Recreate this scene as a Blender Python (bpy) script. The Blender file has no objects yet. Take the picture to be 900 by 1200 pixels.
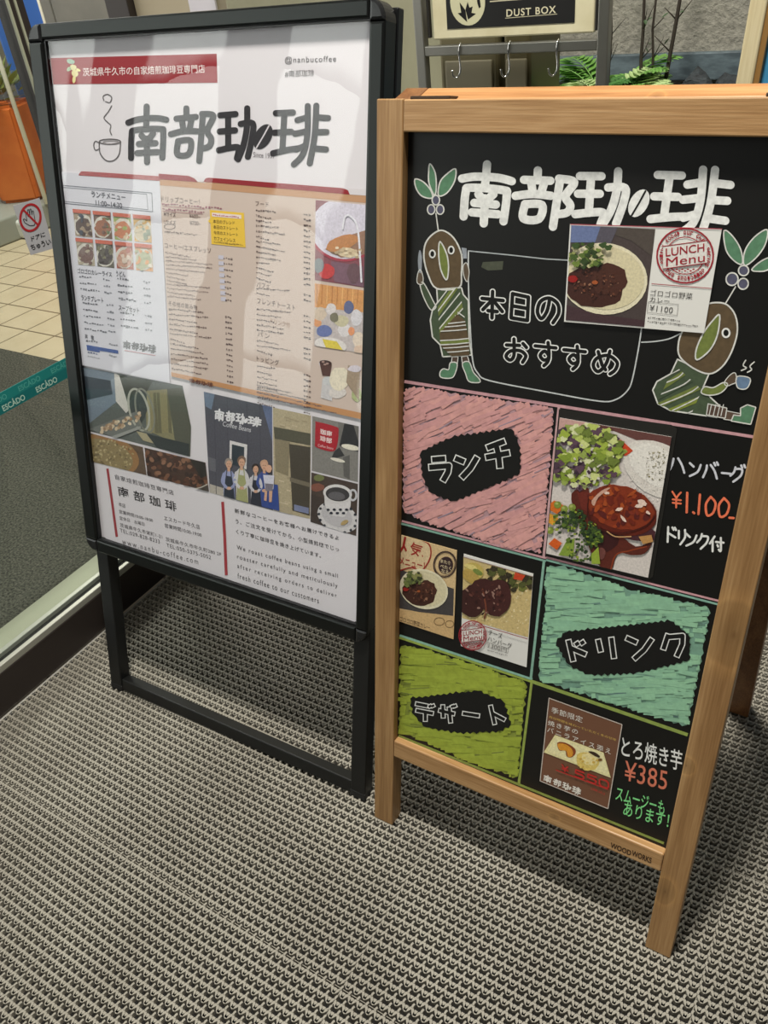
import bpy, bmesh, math, random
import numpy as np
from mathutils import Matrix, Vector
random.seed(7)
SC = bpy.context.scene
COL = SC.collection
V3 = Vector

# ------------------------------------------------------------------ camera
F = 962.2                                   # focal length in pixels of the 900x1200 frame
CAM = V3((0, 0, 1.21))
RT = V3((0.8496791, 0.5172957, -0.1022281)); UP = V3((-0.2319251, 0.5407395, 0.8085862)); FW = V3((-0.4735569, 0.6633295, -0.5794289))
cd = bpy.data.cameras.new('camera'); cam = bpy.data.objects.new('camera', cd); COL.objects.link(cam)
cam.matrix_world = Matrix(((RT.x, UP.x, -FW.x, CAM.x), (RT.y, UP.y, -FW.y, CAM.y), (RT.z, UP.z, -FW.z, CAM.z), (0, 0, 0, 1)))
cd.sensor_fit = 'VERTICAL'; cd.sensor_height = 36; cd.lens = F / 1200 * 36; cd.clip_start = .02
SC.camera = cam

# ------------------------------------------------------------------ light, exposure
SC.view_settings.view_transform = 'Standard'; SC.view_settings.look = 'None'
SC.view_settings.exposure = 0.0; SC.view_settings.gamma = 1.0; SC.view_settings.use_curve_mapping = False
WORLD_BASE, WORLD_SKY = 0.10, 4.2
world = bpy.data.worlds.new('daylight'); SC.world = world; world.use_nodes = True
wn = world.node_tree; wn.nodes.clear()

def nmath(nt, op, a, b=None, c=None, clamp=False):
    n = nt.nodes.new('ShaderNodeMath'); n.operation = op; n.use_clamp = clamp
    for i, v in enumerate((a, b, c)):
        if v is None: continue
        if isinstance(v, (int, float)): n.inputs[i].default_value = v
        else: nt.links.new(v, n.inputs[i])
    return n.outputs[0]
def nramp(nt, v, lo, hi):
    n = nt.nodes.new('ShaderNodeMapRange'); n.interpolation_type = 'SMOOTHSTEP'
    nt.links.new(v, n.inputs[0]); n.inputs[1].default_value = lo; n.inputs[2].default_value = hi
    return n.outputs[0]
# the daylit hall behind the photographer: a glazed front with mullions, transoms and roof arches under a bright sky
tc = wn.nodes.new('ShaderNodeTexCoord'); sx = wn.nodes.new('ShaderNodeSeparateXYZ'); wn.links.new(tc.outputs['Generated'], sx.inputs[0])
dx, dy, dz = sx.outputs
az = nmath(wn, 'MULTIPLY', nmath(wn, 'ARCTAN2', nmath(wn, 'MULTIPLY', dx, -1), nmath(wn, 'MULTIPLY', dy, -1)), 57.2958)
el = nmath(wn, 'MULTIPLY', nmath(wn, 'ARCSINE', dz), 57.2958)
win = nmath(wn, 'MULTIPLY', nramp(wn, az, 26, 30), nramp(wn, az, 88, 84))
win = nmath(wn, 'MULTIPLY', win, nmath(wn, 'MULTIPLY', nramp(wn, el, -4, -1.5), nramp(wn, el, 44, 40)))
bar = nmath(wn, 'FRACT', nmath(wn, 'DIVIDE', az, 8.3))
bars = nmath(wn, 'MULTIPLY', nramp(wn, bar, .0, .03), nramp(wn, bar, .55, .52))
arc = nmath(wn, 'FRACT', nmath(wn, 'DIVIDE', nmath(wn, 'ADD', el, nmath(wn, 'MULTIPLY', nmath(wn, 'POWER', nmath(wn, 'SUBTRACT', nmath(wn, 'FRACT', nmath(wn, 'DIVIDE', az, 25)), .5), 2.0), 26)), 9.0))
arcs = nramp(wn, arc, .0, .12)
win = nmath(wn, 'MULTIPLY', win, nmath(wn, 'MULTIPLY', bars, arcs))
st = nmath(wn, 'ADD', nmath(wn, 'MULTIPLY', win, WORLD_SKY), WORLD_BASE)
bg = wn.nodes.new('ShaderNodeBackground'); wo = wn.nodes.new('ShaderNodeOutputWorld')
bg.inputs[0].default_value = (1.0, .985, .95, 1); wn.links.new(st, bg.inputs[1]); wn.links.new(bg.outputs[0], wo.inputs[0])

def area(name, loc, size, power, col=(1, .95, .86)):
    l = bpy.data.lights.new(name, 'AREA'); l.shape = 'DISK'; l.size = size; l.energy = power; l.color = col
    o = bpy.data.objects.new(name, l); o.location = loc; COL.objects.link(o); return o
area('ceiling_downlight', (-.32, .66, 3.4), .30, 135)
area('shop_fill_light', (-3.6, 2.6, 3.2), 1.2, 100, (1, .95, .85))  # added fill, no lamp seen: brightens the tiles and things beyond the glass

# ------------------------------------------------------------------ colours and materials
def lin(c):
    c = c / 255
    return c / 12.92 if c <= .04045 else ((c + .055) / 1.055) ** 2.4
def rgb(c, k=1.0): return (min(lin(c[0]) * k, .95), min(lin(c[1]) * k, .95), min(lin(c[2]) * k, .95), 1)
MATS = {}
def mat(name, c=(128, 128, 128), rough=.5, metal=0.0, spec=.5, k=1.0):
    if name in MATS: return MATS[name]
    m = bpy.data.materials.new(name); m.use_nodes = True; b = m.node_tree.nodes['Principled BSDF']
    b.inputs['Base Color'].default_value = rgb(c, k); b.inputs['Roughness'].default_value = rough
    b.inputs['Metallic'].default_value = metal; b.inputs['Specular IOR Level'].default_value = spec
    MATS[name] = m; return m
def bsdf(m): return m.node_tree.nodes['Principled BSDF']
def noise_mix(m, c1, c2, scale=(8, 8, 8), detail=4, lo=.35, hi=.65, bump=0, coord='Object', k=1.0, rough=.6):
    nt = m.node_tree; t = nt.nodes.new('ShaderNodeTexCoord'); mp = nt.nodes.new('ShaderNodeMapping'); mp.inputs['Scale'].default_value = scale
    nt.links.new(t.outputs[coord], mp.inputs[0]); n = nt.nodes.new('ShaderNodeTexNoise'); n.inputs['Scale'].default_value = 1; n.inputs['Detail'].default_value = detail; n.inputs['Roughness'].default_value = rough
    nt.links.new(mp.outputs[0], n.inputs['Vector']); r = nt.nodes.new('ShaderNodeValToRGB')
    r.color_ramp.elements[0].position = lo; r.color_ramp.elements[1].position = hi
    r.color_ramp.elements[0].color = rgb(c1, k); r.color_ramp.elements[1].color = rgb(c2, k)
    nt.links.new(n.outputs['Fac'], r.inputs[0]); nt.links.new(r.outputs[0], bsdf(m).inputs['Base Color'])
    if bump:
        bp = nt.nodes.new('ShaderNodeBump'); bp.inputs['Strength'].default_value = bump; bp.inputs['Distance'].default_value = .01
        nt.links.new(n.outputs['Fac'], bp.inputs['Height']); nt.links.new(bp.outputs[0], bsdf(m).inputs['Normal'])
    return m
def wood(name, c1, c2, c3, axis, knots=(), rough=.45, k=1.0):
    """stretched grain along one local axis, with fine pores and knots at given local spots (x, z, radius)"""
    m = mat(name, c1, rough); nt = m.node_tree; L = nt.links
    t = nt.nodes.new('ShaderNodeTexCoord'); mp = nt.nodes.new('ShaderNodeMapping'); L.new(t.outputs['Object'], mp.inputs[0])
    s = [26, 26, 26]; s[axis] = 1.6; mp.inputs['Scale'].default_value = s
    n = nt.nodes.new('ShaderNodeTexNoise'); n.inputs['Scale'].default_value = 1.4; n.inputs['Detail'].default_value = 5; n.inputs['Distortion'].default_value = .6
    L.new(mp.outputs[0], n.inputs['Vector'])
    mp2 = nt.nodes.new('ShaderNodeMapping'); s2 = [420, 420, 420]; s2[axis] = 14; mp2.inputs['Scale'].default_value = s2; L.new(t.outputs['Object'], mp2.inputs[0])
    n2 = nt.nodes.new('ShaderNodeTexNoise'); n2.inputs['Scale'].default_value = 1; n2.inputs['Detail'].default_value = 2; L.new(mp2.outputs[0], n2.inputs['Vector'])
    v = nmath(nt, 'ADD', n.outputs['Fac'], nmath(nt, 'MULTIPLY', nmath(nt, 'SUBTRACT', n2.outputs['Fac'], .5), .55))
    r = nt.nodes.new('ShaderNodeValToRGB'); e = r.color_ramp.elements; e[0].position = .28; e[0].color = rgb(c2, k); e[1].position = .72; e[1].color = rgb(c3, k)
    el = r.color_ramp.elements.new(.5); el.color = rgb(c1, k); L.new(v, r.inputs[0]); colour = r.outputs[0]
    if knots:
        sp = nt.nodes.new('ShaderNodeSeparateXYZ'); L.new(t.outputs['Object'], sp.inputs[0])
        for (kx, kz, kr) in knots:
            ddx = nmath(nt, 'ADD', nmath(nt, 'SUBTRACT', sp.outputs[0], kx), nmath(nt, 'MULTIPLY', nmath(nt, 'SUBTRACT', n.outputs['Fac'], .5), kr * .9)); ddz = nmath(nt, 'MULTIPLY', nmath(nt, 'SUBTRACT', sp.outputs[2], kz), .62 if axis == 2 else 1.4)
            dist = nmath(nt, 'DIVIDE', nmath(nt, 'SQRT', nmath(nt, 'ADD', nmath(nt, 'MULTIPLY', ddx, ddx), nmath(nt, 'MULTIPLY', ddz, ddz))), kr)
            rk = nt.nodes.new('ShaderNodeValToRGB'); L.new(dist, rk.inputs[0]); e = rk.color_ramp.elements
            e[0].position = 0; e[0].color = (.55, .5, .42, 1); e[1].position = 1; e[1].color = (1, 1, 1, 1)
            for p, g in ((.12, .75), (.5, .93), (.62, .95), (.72, 1.2), (.84, 1.1)):
                x = rk.color_ramp.elements.new(p); x.color = (g, g, g * .96, 1)
            mx = nt.nodes.new('ShaderNodeMixRGB'); mx.blend_type = 'MULTIPLY'; mx.inputs[0].default_value = 1
            L.new(colour, mx.inputs[1]); L.new(rk.outputs[0], mx.inputs[2]); colour = mx.outputs[0]
    L.new(colour, bsdf(m).inputs['Base Color'])
    bp = nt.nodes.new('ShaderNodeBump'); bp.inputs['Strength'].default_value = .12; bp.inputs['Distance'].default_value = .002
    L.new(n2.outputs['Fac'], bp.inputs['Height']); L.new(bp.outputs[0], bsdf(m).inputs['Normal'])
    return m
def ink(name, rough=.5, spec=.4, mott=0.0, mscale=300):
    """printed or drawn colour carried by the mesh's own colour attribute"""
    m = mat(name, rough=rough, spec=spec); nt = m.node_tree
    a = nt.nodes.new('ShaderNodeVertexColor'); a.layer_name = 'ink'; c = a.outputs[0]
    if mott:
        t = nt.nodes.new('ShaderNodeTexCoord'); n = nt.nodes.new('ShaderNodeTexNoise'); n.inputs['Scale'].default_value = mscale; n.inputs['Detail'].default_value = 3
        nt.links.new(t.outputs['Object'], n.inputs['Vector'])
        mr = nt.nodes.new('ShaderNodeMapRange'); nt.links.new(n.outputs['Fac'], mr.inputs[0]); mr.inputs[1].default_value = .3; mr.inputs[2].default_value = .7; mr.inputs[3].default_value = 1 - mott; mr.inputs[4].default_value = 1 + mott * .5
        mx = nt.nodes.new('ShaderNodeVectorMath'); mx.operation = 'SCALE'; nt.links.new(c, mx.inputs[0]); nt.links.new(mr.outputs[0], mx.inputs['Scale']); c = mx.outputs[0]
    nt.links.new(c, bsdf(m).inputs['Base Color']); return m
def clear(name, rough=.02, tint=(1, 1, 1), gain=1.0, wave=0, wscale=6.0):
    """clear sheet: mostly see-through, mirror reflections by Fresnel"""
    m = bpy.data.materials.new(name); m.use_nodes = True; nt = m.node_tree; nt.nodes.clear(); MATS[name] = m
    o = nt.nodes.new('ShaderNodeOutputMaterial'); mx = nt.nodes.new('ShaderNodeMixShader'); tr = nt.nodes.new('ShaderNodeBsdfTransparent'); gl = nt.nodes.new('ShaderNodeBsdfGlossy')
    tr.inputs[0].default_value = (*tint, 1); gl.inputs['Roughness'].default_value = rough
    fr = nt.nodes.new('ShaderNodeFresnel'); fr.inputs[0].default_value = 1.5
    if wave:
        t = nt.nodes.new('ShaderNodeTexCoord'); mp = nt.nodes.new('ShaderNodeMapping'); mp.inputs['Scale'].default_value = (wscale, wscale, wscale * .55); nt.links.new(t.outputs['Object'], mp.inputs[0])
        n = nt.nodes.new('ShaderNodeTexNoise'); n.inputs['Scale'].default_value = 1; n.inputs['Detail'].default_value = 1.5; n.inputs['Roughness'].default_value = .45; nt.links.new(mp.outputs[0], n.inputs['Vector'])
        b = nt.nodes.new('ShaderNodeBump'); b.inputs['Strength'].default_value = 1; b.inputs['Distance'].default_value = wave; nt.links.new(n.outputs['Fac'], b.inputs['Height'])
        nt.links.new(b.outputs[0], gl.inputs['Normal'])
    geo = nt.nodes.new('ShaderNodeNewGeometry'); front = nmath(nt, 'SUBTRACT', 1.0, geo.outputs['Backfacing'])
    nt.links.new(nmath(nt, 'MULTIPLY', nmath(nt, 'MULTIPLY', fr.outputs[0], gain), front, clamp=True), mx.inputs[0]); nt.links.new(tr.outputs[0], mx.inputs[1]); nt.links.new(gl.outputs[0], mx.inputs[2]); nt.links.new(mx.outputs[0], o.inputs[0])
    return m

# ------------------------------------------------------------------ objects
def link(o, parent=None, label=None, cat=None, group=None, kind=None, M=None):
    COL.objects.link(o)
    if parent is not None: o.parent = parent
    if M is not None: o.matrix_world = M
    if label: o['label'] = label
    if cat: o['category'] = cat
    if group: o['group'] = group
    if kind: o['kind'] = kind
    return o
def thing(name, label, cat, M=None, group=None):
    o = bpy.data.objects.new(name, None); o.empty_display_size = .05
    return link(o, None, label, cat, group, None, M)
class MB:
    """collects solid shapes and links them as one mesh object"""
    def __init__(s): s.bm = bmesh.new(); s.mats = []; s.cur = 0
    def use(s, m):
        if m not in s.mats: s.mats.append(m)
        s.cur = s.mats.index(m); return s
    def _add(s, tmp):
        for f in tmp.faces: f.material_index = s.cur
        me = bpy.data.meshes.new('t'); tmp.to_mesh(me); tmp.free(); s.bm.from_mesh(me); bpy.data.meshes.remove(me)
    def box(s, x0, x1, y0, y1, z0, z1, bev=.0015, seg=2, M=None):
        t = bmesh.new(); bmesh.ops.create_cube(t, size=1)
        for v in t.verts: v.co = V3(((x0 + x1) / 2 + v.co.x * (x1 - x0), (y0 + y1) / 2 + v.co.y * (y1 - y0), (z0 + z1) / 2 + v.co.z * (z1 - z0)))
        if bev: bmesh.ops.bevel(t, geom=list(t.edges), offset=bev, segments=seg, affect='EDGES', profile=.5)
        if M is not None: bmesh.ops.transform(t, matrix=M, verts=t.verts)
        s._add(t); return s
    def prism(s, pts, y0, y1, bev=0, M=None):
        """polygon in local x,z pushed along local y"""
        t = bmesh.new(); a = [t.verts.new((p[0], y0, p[1])) for p in pts]; b = [t.verts.new((p[0], y1, p[1])) for p in pts]; n = len(pts)
        t.faces.new(a); t.faces.new(b[::-1])
        for i in range(n): t.faces.new((a[i], b[i], b[(i + 1) % n], a[(i + 1) % n]))
        bmesh.ops.recalc_face_normals(t, faces=t.faces)
        if bev: bmesh.ops.bevel(t, geom=[e for e in t.edges if abs(e.verts[0].co.y - e.verts[1].co.y) < 1e-6], offset=bev, segments=2, affect='EDGES', profile=.5)
        if M is not None: bmesh.ops.transform(t, matrix=M, verts=t.verts)
        s._add(t); return s
    def tube(s, pts, rad, seg=8, caps=True):
        pts = [V3(p) for p in pts]; rad = rad if isinstance(rad, (list, tuple)) else [rad] * len(pts); t = bmesh.new(); rings = []
        for i, p in enumerate(pts):
            d = (pts[min(i + 1, len(pts) - 1)] - pts[max(i - 1, 0)]).normalized(); a = d.orthogonal() if i == 0 else (a - d * a.dot(d)); a.normalize(); b = d.cross(a)
            rings.append([t.verts.new(p + (a * math.cos(q) + b * math.sin(q)) * rad[i]) for q in [2 * math.pi * j / seg for j in range(seg)]])
        for r0, r1 in zip(rings, rings[1:]):
            for j in range(seg): f = t.faces.new((r0[j], r0[(j + 1) % seg], r1[(j + 1) % seg], r1[j])); f.smooth = True
        if caps: t.faces.new(rings[0][::-1]); t.faces.new(rings[-1])
        s._add(t); return s
    def lathe(s, c, prof, seg=28):
        t = bmesh.new(); rings = [[t.verts.new((c[0] + r * math.cos(2 * math.pi * j / seg), c[1] + r * math.sin(2 * math.pi * j / seg), c[2] + z)) for j in range(seg)] for r, z in prof]
        for r0, r1 in zip(rings, rings[1:]):
            for j in range(seg): f = t.faces.new((r0[j], r0[(j + 1) % seg], r1[(j + 1) % seg], r1[j])); f.smooth = True
        t.faces.new(rings[0][::-1]); t.faces.new(rings[-1]); s._add(t); return s
    def quad(s, pts):
        t = bmesh.new(); t.faces.new([t.verts.new(p) for p in pts]); s._add(t); return s
    def leaf(s, p, d, w, n=V3((0, 0, 1)), fold=.15):
        """pointed leaf from p along d with half width w"""
        p, d = V3(p), V3(d); sd = d.cross(n); sd = sd.normalized() * w if sd.length > 1e-6 else V3((w, 0, 0)); up = sd.cross(d).normalized() * w * fold; t = bmesh.new()
        a = [t.verts.new(q) for q in (p, p + d * .35 + sd + up, p + d * .7 + sd * .7 + up, p + d, p + d * .7 - sd * .7 + up, p + d * .35 - sd + up, p + d * .5 - up)]
        for i, j in ((0, 1), (1, 2), (2, 3), (3, 4), (4, 5), (5, 0)): t.faces.new((a[i], a[j], a[6]))
        s._add(t); return s
    def build(s, name, parent=None, m=None, **kw):
        me = bpy.data.meshes.new(name); s.bm.to_mesh(me); s.bm.free()
        for q in (s.mats or [m]): me.materials.append(q)
        return link(bpy.data.objects.new(name, me), parent, **kw)

# ------------------------------------------------------------------ planes carrying flat artwork
class Frame:
    """a board in space: U across, N into the board, V up the board"""
    def __init__(s, o, U, N, V): s.o, s.U, s.N, s.V = V3(o), V3(U), V3(N), V3(V); s.M = Matrix((( U[0], N[0], V[0], o[0]), (U[1], N[1], V[1], o[1]), (U[2], N[2], V[2], o[2]), (0, 0, 0, 1)))
    def uv(s, x, y, n=0):
        d = RT * ((x - 450) / F) + UP * ((600 - y) / F) + FW; p = s.o + s.N * n
        q = CAM + d * ((p - CAM).dot(s.N) / d.dot(s.N)) - s.o
        return (q.dot(s.U), q.dot(s.V))
def board_frame(o, yaw, tilt):
    U = V3((math.cos(yaw), math.sin(yaw), 0)); bk = V3((-math.sin(yaw), math.cos(yaw), 0)); c, t = math.cos(tilt), math.sin(tilt)
    return Frame(o, U, bk * c - V3((0, 0, t)), bk * t + V3((0, 0, c)))
FA = board_frame((-1.205, .624, 0), .01997, .26645)
FB = board_frame((-.547, .628, 0), .00249, .20976)
STEP = .00011
def smooth(pts, closed=False, n=5):
    P = [np.array(p, float) for p in pts]; o = []
    m = len(P); rng = range(m if closed else m - 1)
    for i in rng:
        p0, p1, p2, p3 = (P[(i - 1) % m], P[i], P[(i + 1) % m], P[(i + 2) % m]) if closed else (P[max(i - 1, 0)], P[i], P[i + 1], P[min(i + 2, m - 1)])
        for k in range(n):
            t = k / n; o.append(tuple(.5 * ((2 * p1) + (p2 - p0) * t + (2 * p0 - 5 * p1 + 4 * p2 - p3) * t * t + (3 * p1 - p0 - 3 * p2 + p3) * t ** 3)))
    if not closed: o.append(tuple(P[-1]))
    return o
FONTC = {}
def glyphs(body, bold=0.0, outline=False, sp=1.0):
    """2-D outline or filled faces of a line of writing"""
    key = (body, bold, outline, sp)
    if key in FONTC: return FONTC[key]
    c = bpy.data.curves.new('line', 'FONT'); c.body = body; c.offset = bold; c.space_character = sp; c.resolution_u = 4
    if outline: c.fill_mode = 'NONE'
    o = bpy.data.objects.new('line', c); me = bpy.data.meshes.new_from_object(o)
    vs = [(v.co.x, v.co.y) for v in me.vertices]; fs = [tuple(p.vertices) for p in me.polygons]; es = [tuple(e.vertices) for e in me.edges] if outline else []
    bpy.data.objects.remove(o); bpy.data.curves.remove(c); bpy.data.meshes.remove(me)
    FONTC[key] = (vs, fs, es); return FONTC[key]
class Art:
    def __init__(s, fr, n, gain=1.0): s.fr, s.n, s.g = fr, n, gain; s.v = []; s.f = []; s.c = []; s.clip = None
    def uv(s, p): return s.fr.uv(p[0], p[1], s.n)
    def px(s, p):
        a, b = s.uv(p), s.uv((p[0] + 1, p[1] + 1)); return math.hypot(a[0] - b[0], a[1] - b[1]) / 1.414
    def raw(s, uvs, col, L):
        if len(uvs) < 3: return
        b = len(s.v); e = s.n - L * STEP - (len(s.f) * .6180339887 % 1) * 1e-4; s.v += [(u, e, v) for u, v in uvs]; s.f.append(tuple(range(b, b + len(uvs)))); s.c.append(rgb(col, s.g))
    def poly(s, pts, col, L=1):
        if s.clip:
            for i in range(len(s.clip)):
                a, b = s.clip[i], s.clip[(i + 1) % len(s.clip)]; out = []
                ins = lambda p: (b[0] - a[0]) * (p[1] - a[1]) - (b[1] - a[1]) * (p[0] - a[0]) >= 0
                for j in range(len(pts)):
                    p, q = pts[j - 1], pts[j]; ip, iq = ins(p), ins(q)
                    if ip != iq:
                        den = (b[0] - a[0]) * (q[1] - p[1]) - (b[1] - a[1]) * (q[0] - p[0]); t = ((b[1] - a[1]) * (p[0] - a[0]) - (b[0] - a[0]) * (p[1] - a[1])) / den
                        out.append((p[0] + (q[0] - p[0]) * t, p[1] + (q[1] - p[1]) * t))
                    if iq: out.append(q)
                pts = out
                if len(pts) < 3: return
        s.raw([s.uv(p) for p in pts], col, L)
    def blob(s, x, y, rx, ry, col, L=2, rot=0, n=14, jit=.08):
        c, q = math.cos(rot), math.sin(rot); pts = []
        for i in range(n):
            a = 2 * math.pi * i / n; k = 1 + random.uniform(-jit, jit); u, v = rx * k * math.cos(a), ry * k * math.sin(a); pts.append((x + u * c - v * q, y + u * q + v * c))
        s.poly(pts, col, L)
    def stroke(s, pts, w, col, L=2, closed=False, sm=False, cap=True):
        if sm: pts = smooth(pts, closed)
        if closed: pts = list(pts) + [pts[0]]
        h = w / 2
        for a, b in zip(pts, pts[1:]):
            ddx, ddy = b[0] - a[0], b[1] - a[1]; l = math.hypot(ddx, ddy)
            if l < 1e-6: continue
            nx, ny = -ddy / l * h, ddx / l * h; s.poly([(a[0] + nx, a[1] + ny), (b[0] + nx, b[1] + ny), (b[0] - nx, b[1] - ny), (a[0] - nx, a[1] - ny)], col, L)
        if cap:
            nd = 20 if w > 5 else 10
            for p in (pts if w > 1.6 else [pts[0], pts[-1]]):
                s.poly([(p[0] + h * math.cos(q), p[1] + h * math.sin(q)) for q in [2 * math.pi * i / nd for i in range(nd)]], col, L)
    def text(s, body, tl, tr, bl, col, L=3, bold=0.0, outline=0, sp=1.0):
        vs, fs, es = glyphs(body, bold, bool(outline), sp)
        if not vs: return
        x0 = min(v[0] for v in vs); x1 = max(v[0] for v in vs); y0 = min(v[1] for v in vs); y1 = max(v[1] for v in vs)
        def m(v):
            a = (v[0] - x0) / (x1 - x0); b = (y1 - v[1]) / (y1 - y0); return (tl[0] + (tr[0] - tl[0]) * a + (bl[0] - tl[0]) * b, tl[1] + (tr[1] - tl[1]) * a + (bl[1] - tl[1]) * b)
        P = [m(v) for v in vs]
        if outline:
            for e in es: s.stroke([P[e[0]], P[e[1]]], outline, col, L)
        else:
            U = [s.uv(p) for p in P]; b = len(s.v); s.v += [(u, s.n - L * STEP, v) for u, v in U]
            for f in fs: s.f.append(tuple(i + b for i in f)); s.c.append(rgb(col, s.g))
    def scribble(s, x0, y0, x1, y1, h, col, L=3):
        """a line of print too small to read: short dark marks"""
        l = math.hypot(x1 - x0, y1 - y0); ux, uy = (x1 - x0) / l, (y1 - y0) / l; t = 0
        while t < l:
            w = random.uniform(.45, .9) * h
            for q in range(2):
                dy = random.uniform(-.4, .2) * h; hh = random.uniform(.18, .4) * h; x, y = x0 + ux * t, y0 + uy * t + dy
                s.poly([(x, y), (x + ux * w, y + uy * w), (x + ux * w, y + uy * w + hh), (x, y + hh)], col, L)
            t += h * 1.0
    def build(s, name, parent, m, **kw):
        me = bpy.data.meshes.new(name); me.from_pydata(s.v, [], s.f); me.materials.append(m)
        a = me.color_attributes.new('ink', 'FLOAT_COLOR', 'CORNER'); buf = []
        for f, c in zip(s.f, s.c): buf += list(c) * len(f)
        if len(buf) == len(a.data) * 4: a.data.foreach_set('color', buf)
        me.update(); o = bpy.data.objects.new(name, me); return link(o, parent, **kw)
def quadpt(q, a, b):
    """point in a pixel quad TL,TR,BR,BL"""
    t = (q[0][0] + (q[1][0] - q[0][0]) * a, q[0][1] + (q[1][1] - q[0][1]) * a); u = (q[3][0] + (q[2][0] - q[3][0]) * a, q[3][1] + (q[2][1] - q[3][1]) * a)
    return (t[0] + (u[0] - t[0]) * b, t[1] + (u[1] - t[1]) * b)
LOGO = [
 [[(.5, .03), (.49, .2), (.47, .42)], [(.06, .3), (.3, .25), (.7, .24), (.95, .28)], [(.1, .93), (.13, .52), (.22, .44), (.8, .44), (.87, .52), (.83, .96)], [(.36, .54), (.45, .63)], [(.63, .52), (.5, .64)], [(.29, .69), (.68, .69)], [(.25, .85), (.72, .85)], [(.48, .6), (.47, 1.02)]],
 [[(.37, .06), (.37, .2)], [(.15, .24), (.58, .22)], [(.27, .28), (.3, .44)], [(.48, .27), (.44, .44)], [(.02, .52), (.3, .47), (.6, .48)], [(.18, .65), (.16, .89), (.42, .89), (.46, .65), (.18, .65)], [(.74, .18), (.7, .6), (.66, 1.02)], [(.72, .17), (.97, .21), (.84, .47), (.93, .63), (.88, .76), (.7, .8)]],
 [[(.05, .14), (.36, .13)], [(.03, .46), (.34, .45)], [(.0, .83), (.24, .79), (.4, .8), (.36, 1.0)], [(.21, .15), (.19, .8)], [(.6, .03), (.58, .4), (.5, .75), (.38, 1.02)], [(.46, .33), (.7, .33), (.68, .6), (.58, .98)]],
 [[(.08, .12), (.38, .12)], [(.05, .47), (.35, .46)], [(.02, .84), (.3, .78), (.46, .76)], [(.23, .13), (.19, .8)], [(.64, .02), (.64, .5), (.57, .85), (.4, 1.04)], [(.62, .22), (.46, .26)], [(.62, .46), (.42, .5)], [(.58, .72), (.44, .78)], [(.79, .02), (.77, .55), (.69, 1.02)], [(.79, .22), (1.0, .24)], [(.78, .48), (.98, .48)], [(.74, .76), (.98, .78)]]]
def logo(art, boxes, col, w, L=3, split=None):
    """the shop's four brush characters; the mouth of the third is a coffee bean"""
    for ch, q in zip(LOGO, boxes):
        for st in ch: art.stroke([quadpt(q, *p) for p in st], w, col, L, sm=len(st) > 2)
    q = boxes[2]; c = quadpt(q, .9, .6); hx = math.hypot(q[1][0] - q[0][0], q[1][1] - q[0][1]); hy = math.hypot(q[3][0] - q[0][0], q[3][1] - q[0][1])
    art.blob(c[0], c[1], hy * .165, hy * .27, col, L, rot=.5, n=20, jit=0)
    if split: art.stroke([(c[0] + hy * .12, c[1] - hy * .22), (c[0], c[1]), (c[0] - hy * .13, c[1] + hy * .22)], w * .22, split, L + 1)
def mixc(a, b, t): return tuple(a[i] + (b[i] - a[i]) * t for i in range(3))
def pick(*cs): return random.choice(cs)
def inside(p, poly):
    r = False; j = len(poly) - 1
    for i in range(len(poly)):
        if (poly[i][1] > p[1]) != (poly[j][1] > p[1]) and p[0] < (poly[j][0] - poly[i][0]) * (p[1] - poly[i][1]) / (poly[j][1] - poly[i][1]) + poly[i][0]: r = not r
        j = i
    return r

# ================================================================== THE SETTING
# --- entrance matting: 0.43 m tiles of moulded ribs, 30 x 30 cells each, over a dark tray
P = .43 / 30; RX0, RY0 = -.4445, -.055
m_rib = mat('mat_ribs', (186, 181, 166), .55, spec=.35, k=.86)
noise_mix(m_rib, (176, 170, 156), (198, 193, 178), (5, 5, 5), 3, .3, .7, k=.56)
m_tray = mat('mat_tray', (18, 17, 15), .9)
def ribs(lines, w, top=0.0, bot=-.0075):
    vs, fs = [], []
    for ln in lines:
        pts, ww = ln[0], ln[1]; top_ = ln[2] if len(ln) > 2 else top
        pts = [np.array(p, float) for p in pts]; b0 = len(vs); n = len(pts)
        for i, p in enumerate(pts):
            d = pts[min(i + 1, n - 1)] - pts[max(i - 1, 0)]; d = d / (np.linalg.norm(d) + 1e-9); nn = np.array((-d[1], d[0])); h = ww / 2
            for k, z in ((-1, bot), (-.74, top_), (.74, top_), (1, bot)): q = p + nn * h * k; vs.append((q[0], q[1], z))
        for i in range(n - 1):
            a = b0 + i * 4; c = a + 4
            for k in range(3): fs.append((a + k, c + k, c + k + 1, a + k + 1))
        fs.append((b0, b0 + 1, b0 + 2, b0 + 3)); e = b0 + (n - 1) * 4; fs.append((e + 3, e + 2, e + 1, e))
    return vs, fs
N = 30; T = .43; lines = []
for j in range(N):
    pts = []
    for i in range(N * 8 + 1):
        x = i / 8 * P; pts.append((x, (j + .5) * P + .25 * P * math.cos(2 * math.pi * i / 8)))
    lines.append((pts, .36 * P))
    for i in range(N):
        x = (i + .5) * P; y = (j + .24) * P
        lines.append(([(x, y), (x, y + .52 * P)], .44 * P))                  # link to the next wave
        lines.append(([((i + .02) * P, (j + .78) * P), ((i + .02) * P, (j + 1.0) * P), ((i + .10) * P, (j + 1.18) * P)], .28 * P, .0012))   # loop standing in the gap
vs, fs = ribs(lines, 0)
nrib = len(fs)
for a in ([(0, .0), (T, .0)], [(0, 0), (0, T)]):
    v2, f2 = ribs([(a, .10 * P)], 0, top=-.003); b = len(vs); vs += v2; fs += [tuple(i + b for i in f) for f in f2]
nr2 = len(fs); b = len(vs); vs += [(0, 0, -.0078), (T, 0, -.0078), (T, T, -.0078), (0, T, -.0078)]; fs.append((b, b + 1, b + 2, b + 3))
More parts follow.
